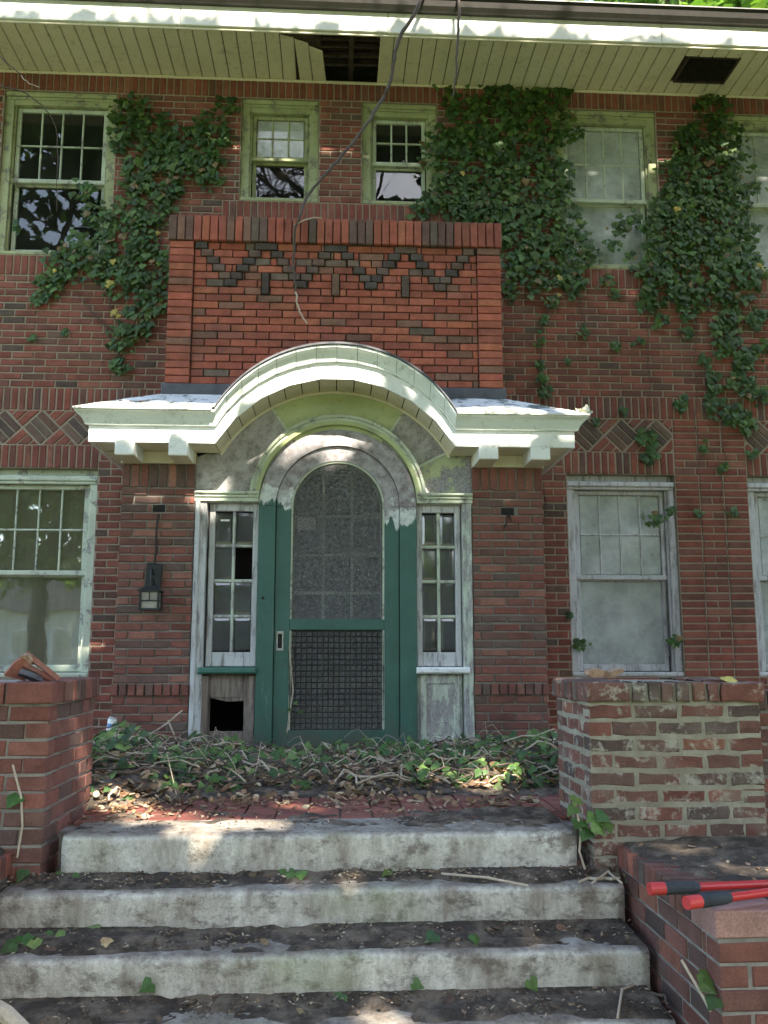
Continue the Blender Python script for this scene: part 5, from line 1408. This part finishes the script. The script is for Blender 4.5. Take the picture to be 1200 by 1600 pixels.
m_.mesh([(x, y, 1.222) for x, y in rf]+[(x, y, 1.232) for x, y in rf]+[(LC[0]-.02, LC[1]-.02, 1.272), (LC[0]+.02, LC[1]-.02, 1.272), (LC[0]+.02, LC[1]+.02, 1.272), (LC[0]-.02, LC[1]+.02, 1.272)],
        [(3,2,1,0), (8,9,10,11)]+[(a+k, a+(k+1) % 4, a+4+(k+1) % 4, a+4+k) for a in (0, 4) for k in range(4)])
m_.build('lamp_roof', M['black_metal'], lan)
m_ = MB()
for sx in (-1, 1):
    for sy in (-1, 1): m_.box(LC[0]+sx*hw-.007, LC[0]+sx*hw+.007, LC[1]+sy*hw-.007, LC[1]+sy*hw+.007, 1.1, 1.2215)
m_.box(LC[0]-hw-.008, LC[0]+hw+.008, LC[1]-hw-.008, LC[1]+hw+.008, 1.085, 1.0995)
for sy in (-1, 1):
    m_.box(LC[0]-.004, LC[0]+.004, LC[1]+sy*(hw+.002)-.003, LC[1]+sy*(hw+.002)+.003, 1.155, 1.22); m_.box(LC[0]-hw+.008, LC[0]+hw-.008, LC[1]+sy*(hw+.002)-.003, LC[1]+sy*(hw+.002)+.003, 1.15, 1.16)
    m_.box(LC[0]+sy*(hw+.002)-.003, LC[0]+sy*(hw+.002)+.003, LC[1]-hw+.008, LC[1]+hw-.008, 1.15, 1.16)
m_.build('cage', M['black_metal'], lan)
m_ = MB(); m_.box(LC[0]-hw+.006, LC[0]+hw-.006, LC[1]-hw+.006, LC[1]+hw-.006, 1.1, 1.22); m_.build('glass', M['lantern_glass'], lan)
m_ = MB(); m_.tube([(-1.37, .02, 1.84), (-1.372, -.018, 1.83), (-1.38, -.02, 1.7), (-1.376, -.016, 1.55), (-1.385, -.02, 1.45)], .008, 5); m_.build('cable', M['black_metal'], lan)
m_ = MB(); m_.tube([(1.38, .03, 1.87), (1.375, -.015, 1.84), (1.36, -.03, 1.78), (1.34, -.02, 1.74)], .007, 5); m_.tube([(1.39, .03, 1.87), (1.395, -.02, 1.83), (1.41, -.025, 1.8)], .005, 5); o = m_.build('bare_cable', M['black_metal']); tag(o, 'loose black cable ends poking from the brick beside the pale sidelight', 'cable')
# loppers
lop = empty('loppers', atz(1120, 1395, CHZ)); tag(lop, 'pair of red and grey long-handled loppers lying on the cheek wall', 'loppers')
piv = atz(1330, 1372, -.03)
for i, ((ax, ay), (bx, by)) in enumerate((((1014, 1389), (1200, 1381)), ((1072, 1411), (1200, 1394)))):
    A = atz(ax, ay, -.024); B = atz(bx, by, -.026); d = (B-A).normalized(); 
    hd = empty('handle', A, lop)
    def seg(t0, t1, ra_, rb_, mat, nm): 
        m_ = MB(); n = 6; m_.tube([A+d*(t0+(t1-t0)*k/n) for k in range(n+1)], ra_, 14, r1=rb_); m_.build(nm, mat, hd, smooth=False)
    m_ = MB(); m_.tube([A+d*.001, A+d*.006, A+d*.012, A+d*.05, A+d*.056], .021, 14); 
    m_.v = [tuple(v) for v in m_.v]; m_.build('end_cap', M['red_grip'], hd, smooth=False)
    seg(.056, .17, .0212, .0188, M['grey_grip'], 'grip')
    m_ = MB()
    for q in range(9): m_.tube([A+d*(.066+q*.0115), A+d*(.071+q*.0115)], .0224-.0003*q, 14)
    m_.build('grip_rib', M['grey_grip'], hd)
    seg(.17, .182, .0172, .0162, M['grey_grip'], 'collar')
    seg(.182, .8, .0142, .013, M['red_tube'], 'tube')
E_ = atz(1200, 1387, -.026); m_ = MB(); q0 = Vector((2.0, -3.6, -.03))
A = atz(1014, 1389, -.024); d = (atz(1200, 1381, -.026)-A).normalized(); q0 = A + d*.8
m_.prism([(q0.x-.03, -.03), (q0.x+.12, -.045), (q0.x+.26, -.02), (q0.x+.3, .01), (q0.x+.14, .02), (q0.x-.03, .0)], q0.y-.06, q0.y-.052); m_.prism([(q0.x-.03, -.05), (q0.x+.16, -.06), (q0.x+.24, -.09), (q0.x+.1, -.03)], q0.y-.051, q0.y-.043)
m_.v = [(v[0], q0.y-.05+(v[2]+.02), -.03+(v[1]-q0.y+.05)) for v in m_.v]; m_.build('blade', M['steel'], lop)
# can, shards
can = empty('drink_can', (-1.62, -.16, .13)); tag(can, 'white and blue drink can beside the lantern pier', 'can')
pc = at(172, 1147, -.16); m_ = MB(); 
for (z0, z1, ra_, rb_, mat, nm) in ((0, .014, .026, .033, 'steel', 'can_base'), (.0145, .045, .033, .033, 'white_paint', 'can_body'), (.0455, .075, .033, .033, 'blue', 'label_band'), (.0755, .108, .033, .033, 'white_paint', 'can_body'), (.1085, .122, .033, .026, 'steel', 'can_top')):
    if mat == 'blue' and 'blue' not in M: M['blue'] = simple('can_blue', (.12, .25, .5), .4)
    m_ = MB(); m_.tube([pc+Vector((.12*z0, 0, z0)), pc+Vector((.12*z1, 0, z1))], ra_, 14, r1=rb_); m_.build(nm, M[mat], can)
def shard(parent, poly, th, loc, rx, ry, rz, mat, nm='shard'):
    m_ = MB(); m_.prism(poly, -th/2, th/2, c=0)
    mt_ = Matrix.Translation(loc) @ Matrix.Rotation(rz, 4, 'Z') @ Matrix.Rotation(ry, 4, 'Y') @ Matrix.Rotation(rx, 4, 'X')
    m_.v = [tuple(mt_ @ Vector(v)) for v in m_.v]; return m_.build(nm, mat, parent)
T = .646
for lab, c, px, py, s_, rx, ry, rz, P_ in (
    ('upright broken orange clay piece on the redder pier', 'clay', 30, 1043, 1, .45, .25, .5, [(-.05, -.05), (.045, -.052), (.05, -.02), (.025, .03), (.01, .045), (-.01, .048), (-.03, .02)]),
    ('long broken clay tile edge sloping down on the redder pier', 'clay', 66, 1041, 1, 1.1, .62, -.15, [(-.1, -.012), (-.03, -.016), (.05, -.012), (.1, -.014), (.104, .006), (.03, .014), (-.06, .01), (-.095, .014)]),
    ('second clay strip leaning under the tile edge', 'clay', 58, 1050, 1, .9, .5, .1, [(-.07, -.012), (.07, -.014), (.08, .008), (.0, .013), (-.065, .01)]),
    ('grey-green broken slab under the clay tile edge', 'flashing', 46, 1056, 1, 1.3, .35, .3, [(-.05, -.03), (.05, -.035), (.06, .02), (.0, .035), (-.045, .03)]),
    ('pale broken lump behind the upright clay piece', 'stone_chip', 42, 1030, 1, .5, .4, .1, [(-.025, -.02), (.02, -.025), (.03, .01), (.0, .028), (-.025, .015)])):
    loc = at(px, py, -2.8); o = shard(None, P_, .022, loc, rx, ry, rz, M[c], 'clay_shard'); tag(o, lab, 'shard', 'broken pieces on the pier')
o = shard(None, [(-.085, -.006), (-.06, -.02), (-.02, -.016), (.01, -.024), (.05, -.014), (.085, .004), (.088, .02), (.05, .014), (.02, .004), (-.01, .014), (-.05, .02), (-.08, .012)], .06, at(943, 1051, -2.85), .1, 0, .1, M['stone_chip'], 'stone_chip'); tag(o, 'broken tan stone chip on the pale-mortared pier', 'stone chip')
o = leaf_obj(Vector((at(1132, 1056, -2.8).x, -2.85, .655)), (.1, -.6, 1), (1, -.1, 0), .09, (.6, .5, .15), 1, None, True, 'fallen_leaf'); tag(o, 'yellow leaf lying on top of the pale-mortared pier', 'leaf')
dr = empty('dry_leaf_clump', at(910, 648, -.4)); tag(dr, 'clump of bleached dry leaves on the corner of the porch roof', 'dry leaves')
for i in range(14):
    p = at(905 + r.uniform(-10, 18), 646 + r.uniform(-7, 5), -.4 + r.uniform(-.03, .05)); leaf_obj(p, (r.uniform(-1, 1), -.6, r.uniform(0, 1)), (r.uniform(-1, 1), 0, r.uniform(-1, 1)), r.uniform(.05, .09), (.7, .68, .55) if i % 3 else (.3, .3, .2), i, dr, True)
o = leaf_obj(Vector((-1.49, -.29, 2.685)), (0, -.4, 1), (1, .2, 0), .13, (.3, .14, .08), 2, None, True, 'fallen_leaf'); tag(o, 'brown leaf lying on the white porch roof', 'leaf')

# ================================================================== TREES THAT SHADE THE FRONT AND SHOW IN THE GLASS
LIT = []   # crown leaves removed so sun patches fall here: (point, radius)
for x in (-1.85, -1.6, -1.35, -1.1, -.85, -.55, -.28, 0, .28, .55, .85, 1.1, 1.35, 1.6, 1.85): LIT.append((Vector((x, -.4, 2.58 + (.36 if abs(x) < .6 else 0))), .23))
for i in range(42): LIT.append((Vector((-3.5+.2*i, .35, 6.63 + .05*math.sin(i*2.3))), .2 + .05*math.sin(i*1.7)))
LIT += [(Vector((-.62, -2.72, 0)), .3), (Vector((-.9, -2.6, 0)), .22), (Vector((.3, -1.5, .1)), .2), (Vector((-.15, -2.35, .03)), .2), (Vector((-1.0, -2.3, .1)), .2), (Vector((.75, -2.0, .1)), .2), (Vector((-.28, -2.72, 0)), .2), (Vector((-1.15, -2.45, .3)), .17), (Vector((.1, -2.75, 0)), .12), (Vector((.1, -3.05, -.18)), .12), (Vector((-.1, -3.05, -.18)), .1), (Vector((1.45, -3.12, -.05)), .12), (Vector((1.8, -3.1, -.05)), .14), (Vector((1.65, -3.6, 0)), .16),
        (Vector((.8, -3.3, -.34)), .12), (Vector((.5, -1.6, .1)), .22), (Vector((.95, -1.7, .1)), .25), (Vector((-.9, -1.9, .1)), .15), (Vector((.2, -3.6, -.5)), .15)]
MIRR = []  # leaves removed along these mirrored sight lines so panes show sky
for (px, py, k) in [(438, 283, 2.), (415, 275, 1.6), (460, 295, 1.6)] + [(585+22*(i % 4)+7*(i//4 % 2), 262+17*(i//4), .33) for i in range(12)] + [(35+27*(i % 5)+11*(i//5 % 2), 296+24*(i//5), .26 if i % 3 else .16) for i in range(20)] + [(120, 382, .5), (95, 365, .4)]:
    p = at(px, py, YM+.08); d = (p-CAM).normalized(); d.y = -d.y; MIRR.append((p, d, k))
def gap(p, r):
    for (c, rad) in LIT:
        v = p - c; t = v.dot(SUNV)
        if t > 0 and (v - SUNV*t).length < rad*(.55 + .75*r.random()): return True
    for (c, d, k) in MIRR:
        v = p - c; t = v.dot(d)
        if t > 0 and (v - d*t).length < .035*t*k*(.6+.7*r.random()) + .25*k: return True
    return False
def tree(name, label, base, trunk_h, crown_c, crown_r, nleaf, lsize, seed, cols, gaps=False, nlimb=9):
    r = random.Random(seed); base = Vector(base); root = empty(name, base); tag(root, label, 'tree')
    C_ = Vector(crown_c); CR = Vector(crown_r); m_ = MB()
    top = Vector((base.x*.6 + C_.x*.4, base.y*.6 + C_.y*.4, base.z + trunk_h))
    m_.tube([base-Vector((0, 0, .1)), base.lerp(top, .3)+Vector((.05, 0, 0)), base.lerp(top, .7), top], .34, 12, r1=.22)
    tips = []
    for i in range(nlimb):
        a = 2*math.pi*i/nlimb + r.uniform(-.3, .3); e = r.uniform(-.3, .8)
        tip = C_ + Vector((CR.x*.8*math.cos(a)*math.cos(e), CR.y*.8*math.sin(a)*math.cos(e), CR.z*.8*math.sin(e)))
        mid = top.lerp(tip, .5) + Vector((r.uniform(-.5, .5), r.uniform(-.5, .5), r.uniform(0, .8)))
        m_.tube([top, top.lerp(mid, .5)+Vector((0, 0, .2)), mid, mid.lerp(tip, .5)+Vector((0, 0, -.1)), tip], .15, 8, r1=.03)
        for q in range(5):
            t = r.uniform(.3, 1); s0 = top.lerp(mid, t) if r.random() < .5 else mid.lerp(tip, t)
            e1 = s0 + Vector((r.uniform(-1, 1), r.uniform(-1, 1), r.uniform(-.6, .9)))*1.6; m_.tube([s0, s0.lerp(e1, .5)+Vector((0, 0, .1)), e1], .035, 5, r1=.01); tips.append(e1)
            for w in range(3): e2 = e1 + Vector((r.uniform(-1, 1), r.uniform(-1, 1), r.uniform(-.8, .5)))*.8; m_.tube([e1.lerp(s0, .3), e1, e2], .012, 4, r1=.005)
    if gaps:                             # bare boughs added in the openings to be mirrored in the panes
        for (c, d, k) in MIRR[:3]:
            for q in range(8):
                p = c + d*r.uniform(7, 13) + Vector((r.uniform(-1, 1), r.uniform(-1, 1), r.uniform(-1, 1)))*.5; a = r.uniform(0, 6.28); L = r.uniform(.5, 1.1)
                w = Vector((math.cos(a), r.uniform(-.5, .5), math.sin(a)))*L; m_.tube([p-w, p-w*.3+Vector((0, 0, .06)), p+w*.3, p+w], r.uniform(.008, .02), 5, r1=.005)
    m_.build('trunk', M['bark'], root, smooth=True)
    m_ = MB(); n = 0; tries = 0
    while n < nleaf and tries < nleaf*6:
        tries += 1
        v = Vector((r.gauss(0, 1), r.gauss(0, 1), r.gauss(0, 1))).normalized() * (r.random()**.45)
        p = C_ + Vector((v.x*CR.x, v.y*CR.y, v.z*CR.z))
        if fbm(p.x*.42+seed, p.y*.42, p.z*.5, 3) < (-.4 if gaps else -.16): continue
        if gaps and gap(p, r): continue
        s = lsize*r.uniform(.7, 1.3); d = Vector((r.uniform(-1, 1), r.uniform(-1, 1), r.uniform(-.9, .3))).normalized(); nn = Vector((r.uniform(-.8, .8), r.uniform(-.8, .8), 1)).normalized()
        sd_ = d.cross(nn).normalized()*s*.36; up_ = nn*s*.08
        m_.mesh([p-d*s*.5, p+sd_+up_, p+d*s*.5, p-sd_+up_], [(0, 1, 2), (0, 2, 3)], jitcol(r.choice(cols), r, .25)); n += 1
    m_.build('crown', M['tree_leaf'], root, kind='stuff')
    return root
TG_ = [(.05, .11, .025), (.065, .14, .03), (.04, .09, .025), (.09, .17, .04)]; TB_ = [(.1, .18, .035), (.13, .22, .045), (.08, .14, .03), (.16, .24, .05)]
tree('shade_tree', 'large unseen leafy tree, crown shaped to shade the house and pass sun patches', (7.2, -11.5, GZ), 5.6, (1.8, -9.0, 10.6), (7.6, 5.2, 5.3), 80000, .24, 41, TG_, True, 12)  # crown placed and holed to set where shade and sun fall
tree('shade_tree', 'smaller unseen tree added to shade the wall and darken window reflections', (-8.5, -10.5, GZ), 4.5, (-6.8, -9.5, 9.3), (4.6, 4.2, 4.6), 16000, .27, 46, TG_, True)  # added to close sun patches on the wall and darken a pane
tree('added_side_tree', 'unseen dense tree added to block light from the side', (9.8, -5.5, GZ), 2.4, (9.6, -5.5, 5.6), (3.4, 4.6, 5.6), 11000, .36, 47, TG_)  # added out of view to cut side light and raise contrast
tree('garden_tree', 'tree by the street mirrored in the windows', (-8.5, -17, GZ), 3.2, (-8.5, -17, 6.5), (5, 4.5, 4.2), 7000, .42, 42, TB_)
tree('garden_tree', 'second tree by the street mirrored in the windows', (7.5, -21, GZ), 3, (7.5, -21, 6.0), (5.5, 4.5, 4.5), 7000, .45, 43, TB_)
tree('garden_tree', 'tree across the street mirrored in the windows', (-1.5, -34, GZ), 3, (-1.5, -34, 6.6), (6.5, 5, 5), 6000, .6, 44, TB_)
tree('back_tree', 'sunlit tree rising behind the roof', (9.5, 12, GZ), 8, (9.5, 12, 15.2), (5.5, 4.5, 5.5), 8000, .42, 45, [(.1, .2, .04), (.14, .24, .06)])
# ---- pale house across the street, seen only as a reflection
nb = empty('neighbour_house', (-14, -46, GZ)); tag(nb, 'pale clapboard house across the street mirrored in the ground floor glass', 'house')
M['clap'] = simple('clapboard_pale', (.62, .6, .54), .8, var=.1)
m_ = MB(); m_.box(-20, -9, -52, -45, GZ, 3.2); m_.build('wall', M['clap'], nb)
m_ = MB(); m_.mesh([(-20.4, -52.4, 3.2), (-8.6, -52.4, 3.2), (-8.6, -44.5, 3.2), (-20.4, -44.5, 3.2), (-20.4, -48.5, 6.2), (-8.6, -48.5, 6.2)], [(0,3,2,1), (3,4,5,2), (1,5,4,0), (0,4,3), (2,5,1)]); m_.build('roof', M['roof_dark'], nb)
for xx in (-18.4, -16, -11.2):
    m_ = MB(); m_.box(xx-.6, xx+.6, -44.999, -44.93, .5, 2.2); w_ = m_.build('window', M['white_paint'], nb); m_ = MB(); m_.box(xx-.5, xx+.5, -44.93, -44.92, .6, 2.1); m_.build('pane', M['glass_dirty'], w_)
m_ = MB(); m_.box(-14, -13, -44.999, -44.94, GZ, 1.6); m_.build('door', M['sill_green'], nb)

# ---- far woods closing the street view
rw = random.Random(5); m_ = MB()
for i in range(9000):
    x = rw.uniform(-90, 90); y = -66 + rw.uniform(-7, 7) + .004*x*x*-.2; top = 9 + 3*fbm(x*.09, 1, 2); z = GZ + top*rw.random()
    p = Vector((x, y, z)); s_ = rw.uniform(.9, 1.7); a = Vector((rw.uniform(-1, 1), rw.uniform(-1, 1), rw.uniform(-1, 1))).normalized()*s_; b = a.cross(Vector((rw.uniform(-1, 1), rw.uniform(-1, 1), rw.uniform(-1, 1)))).normalized()*s_*.6
    m_.mesh([p-a, p+b, p+a, p-b], [(0, 1, 2), (0, 2, 3)], jitcol(rw.choice(TB_), rw))
o = m_.build('woods', M['tree_leaf']); tag(o, 'distant green woods beyond the street', 'woods', kind='stuff')
